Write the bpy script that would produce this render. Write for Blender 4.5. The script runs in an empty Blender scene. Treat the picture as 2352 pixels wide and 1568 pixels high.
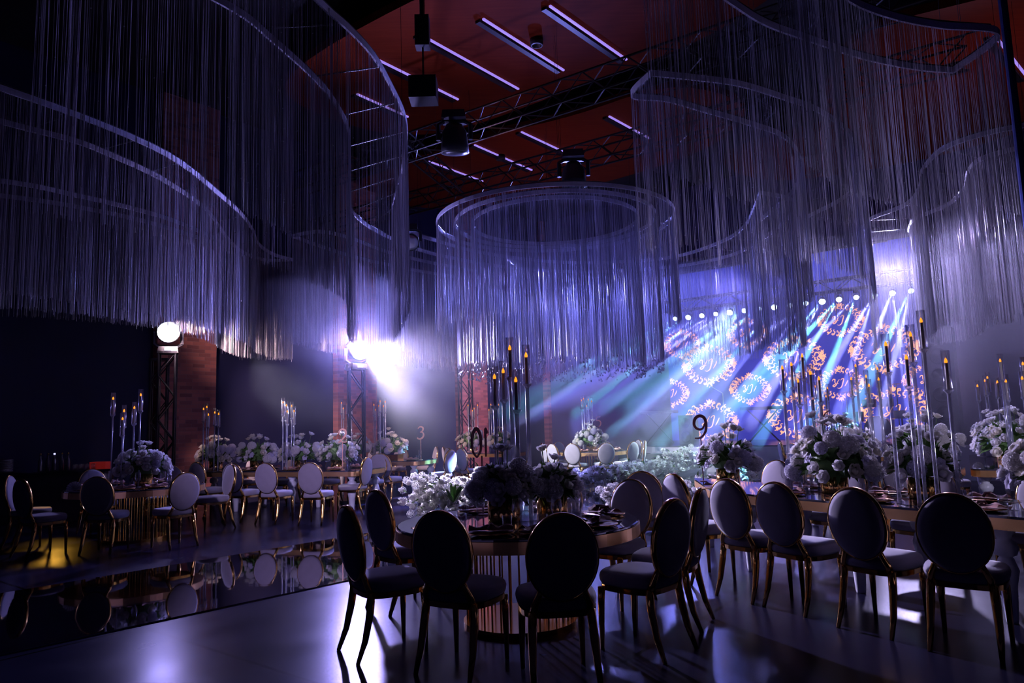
import bpy, math, random
import numpy as np
from mathutils import Vector, Matrix
random.seed(7)
C = bpy.context.scene.collection
PI = math.pi
# ------------------------------------------------------------------ camera, world, light, exposure
FPX, HC = 1650.0, 1.5
pit, rol = math.atan(188/FPX), math.radians(1.75)
cam = bpy.data.cameras.new('camera'); camo = bpy.data.objects.new('camera', cam); C.objects.link(camo)
cam.sensor_width = 36; cam.lens = 36*FPX/2352; cam.clip_end = 200
Fw = Vector((0, math.cos(pit), math.sin(pit))); U0 = Vector((0, -math.sin(pit), math.cos(pit))); R0 = Vector((1, 0, 0))
Rt = R0*math.cos(rol) - U0*math.sin(rol); Up = U0*math.cos(rol) + R0*math.sin(rol)
m = Matrix((Rt, Up, -Fw)).transposed().to_4x4(); m.translation = (0, 0, HC); camo.matrix_world = m
bpy.context.scene.camera = camo
vs = bpy.context.scene.view_settings
vs.view_transform = 'Standard'; vs.look = 'None'; vs.gamma = 1; vs.use_curve_mapping = False; vs.exposure = 0.5
cy = bpy.context.scene.cycles
cy.max_bounces = 6; cy.transparent_max_bounces = 24; cy.volume_bounces = 0; cy.sample_clamp_indirect = 4
cy.caustics_reflective = False; cy.caustics_refractive = False; cy.use_denoising = True
W = bpy.data.worlds.new('hall_dark'); bpy.context.scene.world = W; W.use_nodes = True
W.node_tree.nodes['Background'].inputs[0].default_value = (.16, .14, 1, 1)
W.node_tree.nodes['Background'].inputs[1].default_value = 0.005

def light(kind, name, loc, power, col, aim=None, cone=60, blend=.4, size=.1):
    l = bpy.data.lights.new(name, kind); l.energy = power; l.color = col
    if kind == 'AREA': l.size = size
    else: l.shadow_soft_size = size
    if kind == 'SPOT': l.spot_size = math.radians(cone); l.spot_blend = blend
    o = bpy.data.objects.new(name, l); C.objects.link(o); o.location = loc
    if aim is not None: o.rotation_euler = (Vector(aim)-Vector(loc)).to_track_quat('-Z', 'Y').to_euler()
    return o
VIO = (.62, .56, 1); BLU = (.16, .17, 1); TEAL = (.10, .55, 1)
TOW1 = Vector((-6.85, 14.2, 3.53)); TOW2 = Vector((-3.28, 15.0, 3.15)); TOW3 = Vector((-1.3, 19.4, 2.9))
AIM1 = Vector((-1.5, 3, 1.2)); AIM2 = Vector((4.5, 6.7, 0.3))
light('SPOT', 'tower_key', TOW2+(AIM2-TOW2).normalized()*.32, 5600, (.66, .58, 1), AIM2, 52, .5, .09)
light('SPOT', 'blossom_fill', TOW2+(AIM2-TOW2).normalized()*.33, 3800, (.92, .86, 1), (-.7, 12.2, .3), 32, .8, .09)  # extra spot added beside the tower lamp to whiten the blossom bank
light('SPOT', 'table_five_fill', TOW2+Vector((.3, .05, 0)), 2600, (.80, .84, 1), (2.1, 17.8, .6), 26, .6, .09)  # added spot without its own lamp, brightens table five and its chairs
light('SPOT', 'tower_left_key', TOW1+(AIM1-TOW1).normalized()*.32, 140, (.34, .30, 1), AIM1, 90, .6, .09)
light('SPOT', 'blossom_side_fill', TOW1+Vector((.33, -.1, 0)), 1600, (.90, .84, 1), (-1.0, 12.4, .3), 24, .7, .09)  # added sidelight for the blossom bank, no separate lamp on the tower
light('SPOT', 'front_fill', (-2.6, 2.0, 3.2), 1500, (.60, .48, 1), (-3.3, 13.0, .8), 26, .9, .1)  # unseen audience-side fill added for the back left tables, no balcony there
light('SPOT', 'front_fill', (5.6, 2.2, 3.4), 500, (.70, .64, 1), (5.2, 9.6, 1.0), 26, .9, .1)  # second added fill without fixture, lifts the tables behind table nine
light('SPOT', 'amber_fill', (-7.7, 12.2, 1.2), 60, (1, .50, .06), (-6.6, 10.3, 0), 30, .8, .1)  # made-up amber lamp added to warm the gold legs by the left table
light('SPOT', 'left_curtain_fill', TOW1+Vector((.3, -.3, 0)), 45, (.50, .40, 1), (-5.2, 11, 4.2), 150, .8, .12)  # added wide spot for the left curtain strings, no flood fixture here
light('SPOT', 'mid_curtain_fill', TOW2+Vector((.1, -.3, 0)), 1500, (.38, .33, 1), (-2.4, 11.5, 3.9), 146, .9, .12)  # added flood at lamp height, brightens the lower ends of the strings
light('SPOT', 'ring_curtain_fill', (1.6, 20.9, 5.9), 6800, (.24, .25, 1), (.9, 13, 3.2), 80, .8, .12)  # unseen blue lamp added to make the ring curtain glow
light('SPOT', 'left_brick_fill', TOW1+Vector((.25, -.35, .1)), 800, (1, .66, .72), (-6.6, 17, 1.6), 100, .8, .1)  # added pinkish spot to bring out the first brick pier, no fixture
light('SPOT', 'mid_brick_fill', TOW2+Vector((.1, -.4, .1)), 1500, (1, .66, .72), (-4.0, 19.6, 1.4), 90, .8, .1)  # added spot turned back on the second brick pier, no such lamp
light('SPOT', 'far_brick_fill', (1.2, 21.0, 3.6), 500, (.8, .50, .95), (0, 27, 1.6), 120, .8, .1)  # unseen fill added to show the distant brick piers faintly
light('SPOT', 'far_brick_fill', (-1.0, 19.2, 3.5), 60, (.8, .50, .95), (-2.0, 22, 1.6), 120, .8, .1)  # weaker added fill for the third pier, also without a fixture
light('SPOT', 'stage_fill_left', (4.3, 20.2, 5.3), 8000, (.20, .22, 1), (.6, 14.0, 4.1), 60, .9, .2)  # broad blue spots added to light the curtains, without fixtures of their own
light('SPOT', 'stage_fill_middle', (6.8, 18.6, 5.1), 2600, (.30, .28, 1), (3, 12, 3.9), 62, .9, .2)
light('SPOT', 'stage_fill_right', (9.2, 17.1, 5.6), 6500, (.56, .50, 1), (7.2, 10, 3.9), 72, .9, .2)
light('SPOT', 'stage_flower_fill', (6.0, 19.2, 4.6), 5200, (.60, .86, 1), (3.4, 17.0, 0), 40, .6, .12)  # added spot without fixture, whitens the flowers where catwalk meets stage
light('SPOT', 'ceiling_fill', (-.3, 12.6, 6.3), 9, (1, .34, .22), (-.3, 12.7, 9), 150, .9, .4)  # added unseen lamps under the ceiling redden the wooden panels
light('SPOT', 'ceiling_fill', (1.0, 17.2, 6.3), 10, (1, .34, .22), (1, 17.3, 9), 150, .9, .4)
light('SPOT', 'ceiling_fill', (9.0, 12.2, 6.0), 15, (1, .40, .40), (9, 12.3, 9), 150, .9, .4)
HEADS = []
hx = [(1572, 720), (1612, 722), (1642, 714), (1678, 720), (1705, 704), (1747, 708), (1785, 697), (1812, 704), (1862, 687), (1885, 697),
      (1905, 690), (1925, 697), (1962, 684), (1987, 680), (2037, 677), (2065, 665)]
for i in range(16):
    t = i/15; HEADS.append(Vector((4.95+5.0*t, 21.4-3.75*t, 4.5)))
BEAMS = random.Random(5)
for i, h in enumerate(HEADS):
    t = i/15
    for k in range(2):
        col = [(.20, .62, 1), (.26, .26, 1), (.16, .66, .92), (.40, .42, 1), (.22, .24, 1)][(i*2+k*3) % 5]
        aim = Vector((h.x-8.4+3.6*t+(k-.5)*1.5+BEAMS.uniform(-.5, .5), h.y-6.6+BEAMS.uniform(-1, 1), 0.0))
        light('SPOT', 'stage_beam', h+(aim-h).normalized()*.2, 80000 if k else 60000, col, aim, (3.4, 2.4)[k], .5, .02)

# ------------------------------------------------------------------ materials
def newmat(name):
    mt = bpy.data.materials.new(name); mt.use_nodes = True
    return mt, mt.node_tree, mt.node_tree.nodes['Principled BSDF']
def pmat(name, col, rough=.5, metal=0, sheen=0, noise=0, nscale=8, spec=.5, coat=0, bump=0):
    mt, nt, b = newmat(name)
    b.inputs['Base Color'].default_value = (*col, 1); b.inputs['Roughness'].default_value = rough
    b.inputs['Metallic'].default_value = metal; b.inputs['Specular IOR Level'].default_value = spec
    b.inputs['Sheen Weight'].default_value = sheen; b.inputs['Coat Weight'].default_value = coat
    if noise or bump:
        tc = nt.nodes.new('ShaderNodeTexCoord'); n = nt.nodes.new('ShaderNodeTexNoise'); n.inputs['Scale'].default_value = nscale
        n.inputs['Detail'].default_value = 4
        nt.links.new(tc.outputs['Object'], n.inputs['Vector'])
        if noise:
            r = nt.nodes.new('ShaderNodeMix'); r.data_type = 'RGBA'
            r.inputs['A'].default_value = (*[c*(1-noise) for c in col], 1); r.inputs['B'].default_value = (*[min(1, c*(1+noise)) for c in col], 1)
            nt.links.new(n.outputs['Fac'], r.inputs['Factor']); nt.links.new(r.outputs['Result'], b.inputs['Base Color'])
        if bump:
            bp = nt.nodes.new('ShaderNodeBump'); bp.inputs['Strength'].default_value = bump; bp.inputs['Distance'].default_value = .01
            nt.links.new(n.outputs['Fac'], bp.inputs['Height']); nt.links.new(bp.outputs['Normal'], b.inputs['Normal'])
    return mt
def emat(name, col, s):
    mt, nt, b = newmat(name)
    b.inputs['Base Color'].default_value = (*[c*.3 for c in col], 1)
    b.inputs['Emission Color'].default_value = (*col, 1); b.inputs['Emission Strength'].default_value = s
    return mt
M = {}
M['velvet'] = pmat('grey_velvet', (.33, .29, .34), .75, sheen=.5, noise=.12, nscale=14)
M['gold'] = pmat('polished_gold', (.95, .55, .16), .14, 1)
M['goldtop'] = pmat('gold_rim_metal', (.95, .55, .22), .25, .75)
M['tabletop'] = pmat('dark_mirror_glass', (.035, .035, .05), .06, 0, spec=1.0, coat=1)
M['whitewood'] = pmat('white_lacquered_wood', (.78, .78, .82), .3)
M['black'] = pmat('black_metal', (.012, .012, .016), .4, .3)
M['blackplastic'] = pmat('black_plastic', (.02, .02, .026), .5)
M['candle'] = pmat('cream_wax', (.72, .66, .55), .5)
M['flame'] = emat('amber_flame', (1, .25, .01), 1.5)
M['copper'] = pmat('rose_gold_acrylic', (.88, .45, .28), .35, .15)
M['plate'] = pmat('dark_glass_plate', (.10, .09, .12), .08, .3, coat=1)
M['platewhite'] = pmat('pale_porcelain', (.6, .58, .62), .15)
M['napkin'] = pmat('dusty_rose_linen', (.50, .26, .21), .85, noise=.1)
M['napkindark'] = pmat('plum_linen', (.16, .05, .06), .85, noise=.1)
M['petal'] = pmat('white_petals', (.80, .76, .74), .6, noise=.08)
M['petalcream'] = pmat('cream_petals', (.82, .76, .60), .6, noise=.08)
M['petallilac'] = pmat('pale_lilac_petals', (.66, .62, .78), .6, noise=.08)
for q_ in ('petal', 'petalcream', 'petallilac'):
    nt_ = M[q_].node_tree; tl_ = nt_.nodes.new('ShaderNodeBsdfTranslucent'); tl_.inputs[0].default_value = (.9, .88, .86, 1); mx_ = nt_.nodes.new('ShaderNodeMixShader'); mx_.inputs[0].default_value = .4
    nt_.links.new(nt_.nodes['Principled BSDF'].outputs[0], mx_.inputs[1]); nt_.links.new(tl_.outputs[0], mx_.inputs[2]); nt_.links.new(mx_.outputs[0], nt_.nodes['Material Output'].inputs[0])
M['leaf'] = pmat('green_leaves', (.10, .20, .05), .55, noise=.3)
M['stage'] = pmat('pale_stage_fascia', (.62, .56, .66), .5)
M['stagefloor'] = pmat('stage_floor', (.06, .06, .09), .2)
M['dark'] = pmat('matt_black_ceiling', (.012, .012, .014), .9)
M['led'] = emat('violet_led_strip', (.42, .28, 1), .6)
M['lens'] = emat('moving_head_lens', (.78, .84, 1), 9)
M['lensblue'] = emat('stage_head_lens', (.55, .72, 1), 11)
M['display'] = emat('blue_status_display', (.5, .5, 1), 1.2)
M['bar'] = pmat('dark_bar_counter', (.05, .04, .05), .3)
M['steel'] = pmat('brushed_steel', (.5, .5, .55), .3, 1)
M['silverband'] = pmat('white_satin_trim', (.72, .70, .80), .55, noise=.25, nscale=60)
def mk_clear():
    mt, nt, b = newmat('clear_acrylic'); nt.nodes.remove(b); out = nt.nodes['Material Output']
    tr = nt.nodes.new('ShaderNodeBsdfTransparent'); gl = nt.nodes.new('ShaderNodeBsdfGlossy'); gl.inputs['Roughness'].default_value = .12
    gl.inputs['Color'].default_value = (.9, .9, 1, 1); tr.inputs['Color'].default_value = (.985, .985, .99, 1)
    lw = nt.nodes.new('ShaderNodeLayerWeight'); lw.inputs['Blend'].default_value = .3
    mp = nt.nodes.new('ShaderNodeMapRange'); mp.inputs['To Min'].default_value = .03; mp.inputs['To Max'].default_value = .6
    nt.links.new(lw.outputs['Facing'], mp.inputs['Value'])
    mx = nt.nodes.new('ShaderNodeMixShader'); nt.links.new(mp.outputs[0], mx.inputs[0]); nt.links.new(tr.outputs[0], mx.inputs[1]); nt.links.new(gl.outputs[0], mx.inputs[2])
    nt.links.new(mx.outputs[0], out.inputs[0]); return mt
M['clear'] = mk_clear()
def mk_rod():
    mt, nt, b = newmat('frosted_acrylic_rod'); nt.nodes.remove(b); out = nt.nodes['Material Output']
    tr = nt.nodes.new('ShaderNodeBsdfTransparent'); gl = nt.nodes.new('ShaderNodeBsdfGlossy'); gl.inputs['Roughness'].default_value = .2
    df = nt.nodes.new('ShaderNodeBsdfDiffuse'); df.inputs[0].default_value = (.7, .7, .85, 1)
    a = nt.nodes.new('ShaderNodeMixShader'); a.inputs[0].default_value = .5; nt.links.new(gl.outputs[0], a.inputs[1]); nt.links.new(df.outputs[0], a.inputs[2])
    mx = nt.nodes.new('ShaderNodeMixShader'); mx.inputs[0].default_value = .55; nt.links.new(tr.outputs[0], mx.inputs[1]); nt.links.new(a.outputs[0], mx.inputs[2])
    nt.links.new(mx.outputs[0], out.inputs[0]); return mt
M['rod'] = mk_rod()
def mk_string():
    mt, nt, b = newmat('crystal_thread'); nt.nodes.remove(b); out = nt.nodes['Material Output']
    df = nt.nodes.new('ShaderNodeBsdfDiffuse'); df.inputs[0].default_value = (.75, .72, .8, 1)
    tl = nt.nodes.new('ShaderNodeBsdfTranslucent'); tl.inputs[0].default_value = (.75, .72, .82, 1)
    ge = nt.nodes.new('ShaderNodeNewGeometry'); rm = nt.nodes.new('ShaderNodeMix'); rm.data_type = 'RGBA'
    rm.inputs['A'].default_value = (.22, .21, .25, 1); rm.inputs['B'].default_value = (.95, .92, 1, 1); pw = nt.nodes.new('ShaderNodeMath'); pw.operation = 'POWER'; pw.inputs[1].default_value = 1.4
    nt.links.new(ge.outputs['Random Per Island'], pw.inputs[0]); nt.links.new(pw.outputs[0], rm.inputs['Factor'])
    for q in (df, tl): nt.links.new(rm.outputs['Result'], q.inputs[0])
    gl = nt.nodes.new('ShaderNodeBsdfGlossy'); gl.inputs['Roughness'].default_value = .35
    a = nt.nodes.new('ShaderNodeMixShader'); a.inputs[0].default_value = .58; nt.links.new(df.outputs[0], a.inputs[1]); nt.links.new(tl.outputs[0], a.inputs[2])
    mx = nt.nodes.new('ShaderNodeMixShader'); mx.inputs[0].default_value = .25; nt.links.new(a.outputs[0], mx.inputs[1]); nt.links.new(gl.outputs[0], mx.inputs[2])
    nt.links.new(mx.outputs[0], out.inputs[0]); return mt
M['thread'] = mk_string()
M['crystal'] = pmat('cut_crystal', (.95, .95, 1), .08, .35, spec=1)
def mk_brick():
    mt, nt, b = newmat('red_brick')
    tc = nt.nodes.new('ShaderNodeTexCoord'); sp = nt.nodes.new('ShaderNodeSeparateXYZ'); cb = nt.nodes.new('ShaderNodeCombineXYZ')
    nt.links.new(tc.outputs['Object'], sp.inputs[0]); nt.links.new(sp.outputs[0], cb.inputs[0]); nt.links.new(sp.outputs[2], cb.inputs[1])
    br = nt.nodes.new('ShaderNodeTexBrick'); nt.links.new(cb.outputs[0], br.inputs['Vector'])
    br.inputs['Scale'].default_value = 1; br.inputs['Brick Width'].default_value = .29; br.inputs['Row Height'].default_value = .086; br.inputs['Mortar Size'].default_value = .006
    br.inputs['Color1'].default_value = (.50, .17, .13, 1); br.inputs['Color2'].default_value = (.10, .04, .05, 1); br.inputs['Mortar'].default_value = (.36, .17, .15, 1)
    br.inputs['Bias'].default_value = -.35; br.inputs['Mortar Smooth'].default_value = .3
    nt.links.new(br.outputs['Color'], b.inputs['Base Color']); b.inputs['Roughness'].default_value = .85
    bp = nt.nodes.new('ShaderNodeBump'); bp.inputs['Strength'].default_value = .5; bp.inputs['Distance'].default_value = .01
    nt.links.new(br.outputs['Fac'], bp.inputs['Height']); bp.invert = True; nt.links.new(bp.outputs['Normal'], b.inputs['Normal'])
    return mt
M['brick'] = mk_brick()
def mk_wood():
    mt, nt, b = newmat('red_stained_wood')
    tc = nt.nodes.new('ShaderNodeTexCoord'); mp = nt.nodes.new('ShaderNodeMapping'); mp.inputs['Scale'].default_value = (.6, 9, 1)
    n = nt.nodes.new('ShaderNodeTexNoise'); n.inputs['Scale'].default_value = 2; n.inputs['Detail'].default_value = 5
    nt.links.new(tc.outputs['Object'], mp.inputs[0]); nt.links.new(mp.outputs[0], n.inputs['Vector'])
    r = nt.nodes.new('ShaderNodeMix'); r.data_type = 'RGBA'; r.inputs['A'].default_value = (.12, .010, .002, 1); r.inputs['B'].default_value = (.24, .036, .009, 1)
    nt.links.new(n.outputs['Fac'], r.inputs['Factor']); nt.links.new(r.outputs['Result'], b.inputs['Base Color']); b.inputs['Roughness'].default_value = .8; b.inputs['Specular IOR Level'].default_value = .08
    return mt
M['wood'] = mk_wood()
def mk_floor():
    mt, nt, b = newmat('dark_polished_concrete')
    tc = nt.nodes.new('ShaderNodeTexCoord')
    n = nt.nodes.new('ShaderNodeTexNoise'); n.inputs['Scale'].default_value = 1.6; n.inputs['Detail'].default_value = 8; n.inputs['Roughness'].default_value = .6
    nt.links.new(tc.outputs['Object'], n.inputs['Vector'])
    r = nt.nodes.new('ShaderNodeMix'); r.data_type = 'RGBA'; r.inputs['A'].default_value = (.009, .009, .021, 1); r.inputs['B'].default_value = (.024, .022, .046, 1)
    nt.links.new(n.outputs['Fac'], r.inputs['Factor'])
    # slab joints: 6 m slabs aligned with the hall
    br = nt.nodes.new('ShaderNodeTexBrick'); br.offset = 0; br.inputs['Scale'].default_value = 1; br.inputs['Brick Width'].default_value = 3.55
    br.inputs['Row Height'].default_value = 3.55; br.inputs['Mortar Size'].default_value = .016; br.inputs['Color1'].default_value = (1, 1, 1, 1)
    br.inputs['Color2'].default_value = (1, 1, 1, 1); br.inputs['Mortar'].default_value = (.08, .08, .08, 1)
    mp = nt.nodes.new('ShaderNodeMapping'); mp.inputs['Rotation'].default_value = (0, 0, math.radians(38.2)); mp.inputs['Location'].default_value = (5.95+7.1, 7.89, 0)
    nt.links.new(tc.outputs['Object'], mp.inputs[0]); nt.links.new(mp.outputs[0], br.inputs['Vector'])
    mu = nt.nodes.new('ShaderNodeMix'); mu.data_type = 'RGBA'; mu.blend_type = 'MULTIPLY'; mu.inputs['Factor'].default_value = 1
    nt.links.new(r.outputs['Result'], mu.inputs['A']); nt.links.new(br.outputs['Color'], mu.inputs['B']); nt.links.new(mu.outputs['Result'], b.inputs['Base Color']); nt.links.new(br.outputs['Color'], b.inputs['Specular Tint'])
    rr = nt.nodes.new('ShaderNodeMapRange'); rr.inputs['To Min'].default_value = .17; rr.inputs['To Max'].default_value = .32; b.inputs['IOR'].default_value = 1.16
    nt.links.new(n.outputs['Fac'], rr.inputs['Value']); nt.links.new(rr.outputs[0], b.inputs['Roughness'])
    bp = nt.nodes.new('ShaderNodeBump'); bp.inputs['Strength'].default_value = .06; bp.inputs['Distance'].default_value = .02
    nt.links.new(n.outputs['Fac'], bp.inputs['Height']); nt.links.new(bp.outputs['Normal'], b.inputs['Normal'])
    return mt
M['floor'] = mk_floor()
M['mirror'] = pmat('mirror_foil', (.30, .29, .36), .03, 1, bump=.12, nscale=1.3)
M['wall'] = pmat('navy_plaster', (.006, .007, .05), .75, noise=.15, nscale=.8)
M['walldark'] = pmat('aubergine_wall_panel', (.06, .045, .12), .7)
M['screen'] = emat('led_wall_blue', (.035, .04, .42), .8)
M['emblem'] = emat('led_emblem_peach', (1, .42, .25), 1.2)

# ------------------------------------------------------------------ mesh helper
class MB:
    def __init__(s): s.v = []; s.f = []
    def add(s, vs, fs):
        b = len(s.v); s.v += [tuple(q) for q in vs]; s.f += [tuple(b+i for i in q) for q in fs]; return s
    def box(s, c, d, rz=0, top=1.0):
        x, y, z = [q/2 for q in d]; ca, sa = math.cos(rz), math.sin(rz); vs = []
        for k, sc in ((-1, 1), (1, top)):
            for i, j in ((-1, -1), (1, -1), (1, 1), (-1, 1)):
                a, b = i*x*sc, j*y*sc; vs.append((c[0]+a*ca-b*sa, c[1]+a*sa+b*ca, c[2]+k*z))
        return s.add(vs, [(3, 2, 1, 0), (4, 5, 6, 7), (0, 1, 5, 4), (1, 2, 6, 5), (2, 3, 7, 6), (3, 0, 4, 7)])
    def tube(s, pts, r, n=8, caps=True):
        pts = [Vector(p) for p in pts]; R = r if isinstance(r, (list, tuple)) else [r]*len(pts)
        t0 = (pts[1]-pts[0]).normalized(); ref = Vector((0, 0, 1)) if abs(t0.z) < .9 else Vector((1, 0, 0))
        vs = []; N = len(pts)
        for i, p in enumerate(pts):
            t = (pts[min(i+1, N-1)]-pts[max(i-1, 0)]).normalized()
            a = (ref-t*ref.dot(t)).normalized(); b = t.cross(a); ref = a
            for k in range(n):
                w = 2*PI*k/n; vs.append(p+(a*math.cos(w)+b*math.sin(w))*R[i])
        fs = [(i*n+k, i*n+(k+1) % n, (i+1)*n+(k+1) % n, (i+1)*n+k) for i in range(N-1) for k in range(n)]
        if caps: fs += [tuple(range(n-1, -1, -1)), tuple(range((N-1)*n, N*n))]
        return s.add(vs, fs)
    def lathe(s, prof, n=20, c=(0, 0, 0), sx=1, sy=1):
        vs = []; N = len(prof)
        for r, z in prof:
            for k in range(n):
                w = 2*PI*k/n; vs.append((c[0]+r*sx*math.cos(w), c[1]+r*sy*math.sin(w), c[2]+z))
        fs = [(i*n+k, i*n+(k+1) % n, (i+1)*n+(k+1) % n, (i+1)*n+k) for i in range(N-1) for k in range(n)]
        if prof[0][0] > 1e-5: fs.append(tuple(range(n-1, -1, -1)))
        if prof[-1][0] > 1e-5: fs.append(tuple(range((N-1)*n, N*n)))
        return s.add(vs, fs)
    def shell(s, prof, n=20, c=(0, 0, 0)):
        vs = []; N = len(prof)
        for r, z in prof:
            for k in range(n):
                w = 2*PI*k/n; vs.append((c[0]+r*math.cos(w), c[1]+r*math.sin(w), c[2]+z))
        return s.add(vs, [(i*n+k, i*n+(k+1) % n, (i+1)*n+(k+1) % n, (i+1)*n+k) for i in range(N-1) for k in range(n)])
    def prism(s, pts, z0, z1):
        n = len(pts); vs = [(x, y, z0) for x, y in pts]+[(x, y, z1) for x, y in pts]
        return s.add(vs, [tuple(range(n-1, -1, -1)), tuple(range(n, 2*n))]+[(i, (i+1) % n, n+(i+1) % n, n+i) for i in range(n)])
    def xf(s, mat):
        s.v = [tuple(mat @ Vector(q)) for q in s.v]; return s
    def build(s, name, mat, parent=None, smooth=False, loc=None):
        me = bpy.data.meshes.new(name); me.from_pydata(s.v, [], s.f); me.materials.append(mat)
        if smooth: me.polygons.foreach_set('use_smooth', [True]*len(me.polygons))
        me.update(); o = bpy.data.objects.new(name, me); C.objects.link(o)
        if parent: o.parent = parent
        if loc: o.location = loc
        return o
ORD = ['first', 'second', 'third', 'fourth', 'fifth', 'sixth', 'seventh', 'eighth', 'ninth', 'tenth', 'eleventh', 'twelfth', 'thirteenth', 'fourteenth', 'fifteenth', 'sixteenth']
def tag(o, label=None, cat=None, group=None, kind=None):
    if label: o['label'] = label
    if cat: o['category'] = cat
    if group: o['group'] = group
    if kind: o['kind'] = kind
    return o
def thing(name, label, cat, loc=(0, 0, 0), rz=0, group=None):
    o = bpy.data.objects.new(name, None); C.objects.link(o); o.location = loc; o.rotation_euler = (0, 0, rz); o.empty_display_size = .1
    return tag(o, label, cat, group)
KIDS = {}
def dup(root, loc, rz=0, label=None, group=None, scale=None):
    r = root.copy(); C.objects.link(r); r.location = loc; r.rotation_euler = (0, 0, rz)
    if scale: r.scale = (scale,)*3
    if label: r['label'] = label
    if group: r['group'] = group
    for ch in root.children:
        c = ch.copy(); C.objects.link(c); c.parent = r
        for g in ch.children:
            d = g.copy(); C.objects.link(d); d.parent = c
    return r
def crom(pts, n=8, closed=False):
    P = [Vector((*q, 0)) if len(q) == 2 else Vector(q) for q in pts]; out = []; N = len(P)
    rng = range(N) if closed else range(N-1)
    for i in rng:
        g = lambda k: P[k % N] if closed else P[max(0, min(N-1, k))]
        a, b, c, d = g(i-1), g(i), g(i+1), g(i+2)
        for k in range(n):
            t = k/n; out.append(.5*((2*b)+(c-a)*t+(2*a-5*b+4*c-d)*t*t+(3*b-3*c+d-a)*t**3))
    if not closed: out.append(P[-1])
    return out
def at(px, py, Y):
    d = Fw+Rt*((px-1176)/FPX)+Up*((784-py)/FPX); t = Y/d.y; return Vector((d.x*t, Y, HC+d.z*t))
AX = Vector((.618, .786, 0)); BX = Vector((.786, -.618, 0)); ANG = math.atan2(.786, .618); ANB = math.atan2(-.618, .786)

# ------------------------------------------------------------------ the room
def struct(name, b, mat, **k): return tag(b.build(name, mat, **k), kind='structure')
struct('floor', MB().box((0, 12, -.05), (60, 50, .1)), M['floor'])
struct('ceiling', MB().box((0, 14, 9.45), (60, 46, .1)), M['dark'])
W0 = Vector((-7.04, 17.0, 0))                                    # right edge of the first brick pier
def wallbox(name, t0, t1, n0, n1, z0, z1, mat):
    b = MB().box(((t0+t1)/2, (n0+n1)/2, (z0+z1)/2), (t1-t0, abs(n1-n0), z1-z0)); o = struct(name, b, mat)
    o.location = W0; o.rotation_euler = (0, 0, ANG); return o
wallbox('wall_left', -17, 24, .22, .42, 0, 9.4, M['wall'])
PP = 4.97
for k in range(4):
    wallbox('trim_%d' % (k+1), k*PP-1.4, k*PP, 0, .22, 0, 9.4, M['brick'])
SC0 = Vector((5.2, 24.0, 0))                                     # left end of the stage screen
o = struct('wall_right', MB().box((6, .75, 4.7), (34, .2, 9.4)), M['walldark']); o.location = SC0; o.rotation_euler = (0, 0, ANB)
# ceiling clouds of stained wood, with soft curved rims
def cloud(name, pts, z):
    c = crom(pts, 6, True); struct(name, MB().prism([(q.x, q.y) for q in c], z, z+.16), M['wood'])
def gp(a, b, o=(0, 0)): return (o[0]+AX.x*a+BX.x*b, o[1]+AX.y*a+BX.y*b)
cloud('trim_5', [(-4.5, 14.0), (-1.5, 11.2), (.8, 10.2), (3.2, 8.2), (5, 9.5), (4.0, 12.3), (1.0, 14.9), (-1.5, 16.6), (-3.4, 16.2)], 8.5)
cloud('trim_6', [(-4.2, 20.0), (-2.8, 18.5), (-.5, 17.0), (1.5, 15.9), (3.6, 14.6), (5.5, 15.8), (5.2, 18.2), (2.6, 20.8), (-.8, 22.6), (-3.4, 22.2)], 8.5)
cloud('trim_7', [(6.2, 12.0), (8.0, 10.6), (11.5, 8.6), (13.8, 10.2), (12.6, 13.4), (9.6, 15.6), (7.2, 15.2)], 8.0)
cloud('trim_8', [(3.4, 6.3), (5.0, 5.6), (6.4, 6.6), (6.1, 8.4), (4.4, 8.6), (3.2, 7.8)], 8.5)
cloud('trim_9', [(5.8, 18.4), (8.4, 15.9), (11.4, 14.4), (13, 16.2), (11.5, 18.8), (8, 20.3)], 8.3)
LED = [((-2.38, 13.03), (-1.0, 14.8)), ((-1.48, 12.16), (.3, 14.4)), ((-.33, 11.73), (1.2, 13.65)), ((.81, 11.4), (2.4, 13.3)),
       ((-2.06, 18.39), (-.7, 20.1)), ((-.79, 17.36), (.7, 19.3)), ((.38, 16.64), (1.9, 18.5)), ((3.9, 7.0), (5.2, 8.1)), ((8.6, 11.9), (10.4, 13.6)), ((2.4, 15.9), (3.6, 17.3)),
       ((-3.1, 14.4), (-2.2, 15.6))]
places = ['left end of the front wooden ceiling panel', 'second across the front wooden ceiling panel', 'third across the front wooden ceiling panel', 'right end of the front wooden ceiling panel',
          'left of three on the middle ceiling panel', 'middle of three on the middle ceiling panel', 'right of three on the middle ceiling panel', 'small panel behind the top right curtain',
          'far right wooden ceiling panel', 'middle panel behind the crystal curtain', 'behind the tall left crystal curtain']
for (a, b), pl_ in zip(LED, places):
    z = 7.985 if 'far right' in pl_ else 8.485
    t = thing('strip_light', 'violet linear strip light, '+pl_, 'ceiling light', (a[0], a[1], z), math.atan2(b[1]-a[1], b[0]-a[0]), 'linear ceiling lights')
    L = math.dist(a, b); MB().box((L/2, 0, -.015), (L, .04, .03)).build('diffuser', M['led'], t); MB().box((L/2, .13, -.01), (L, .1, .05)).build('track', M['black'], t)
for i, (x, y) in enumerate([(.62, 12.5), (-.15, 18.2), (3.5, 10.6)]):
    t = thing('ceiling_downlight', ['round black downlight on the front wooden ceiling panel', 'round black downlight on the middle wooden ceiling panel', 'round black downlight on the right of the front panel'][i], 'ceiling light', (x, y, 8.5))
    MB().lathe([(.12, 0), (.12, -.12), (.09, -.13), (.08, -.08)], 20).build('housing', M['blackplastic'], t, True); MB().lathe([(0, -.07), (.08, -.07)], 16).build('lens', M['steel'], t)

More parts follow.
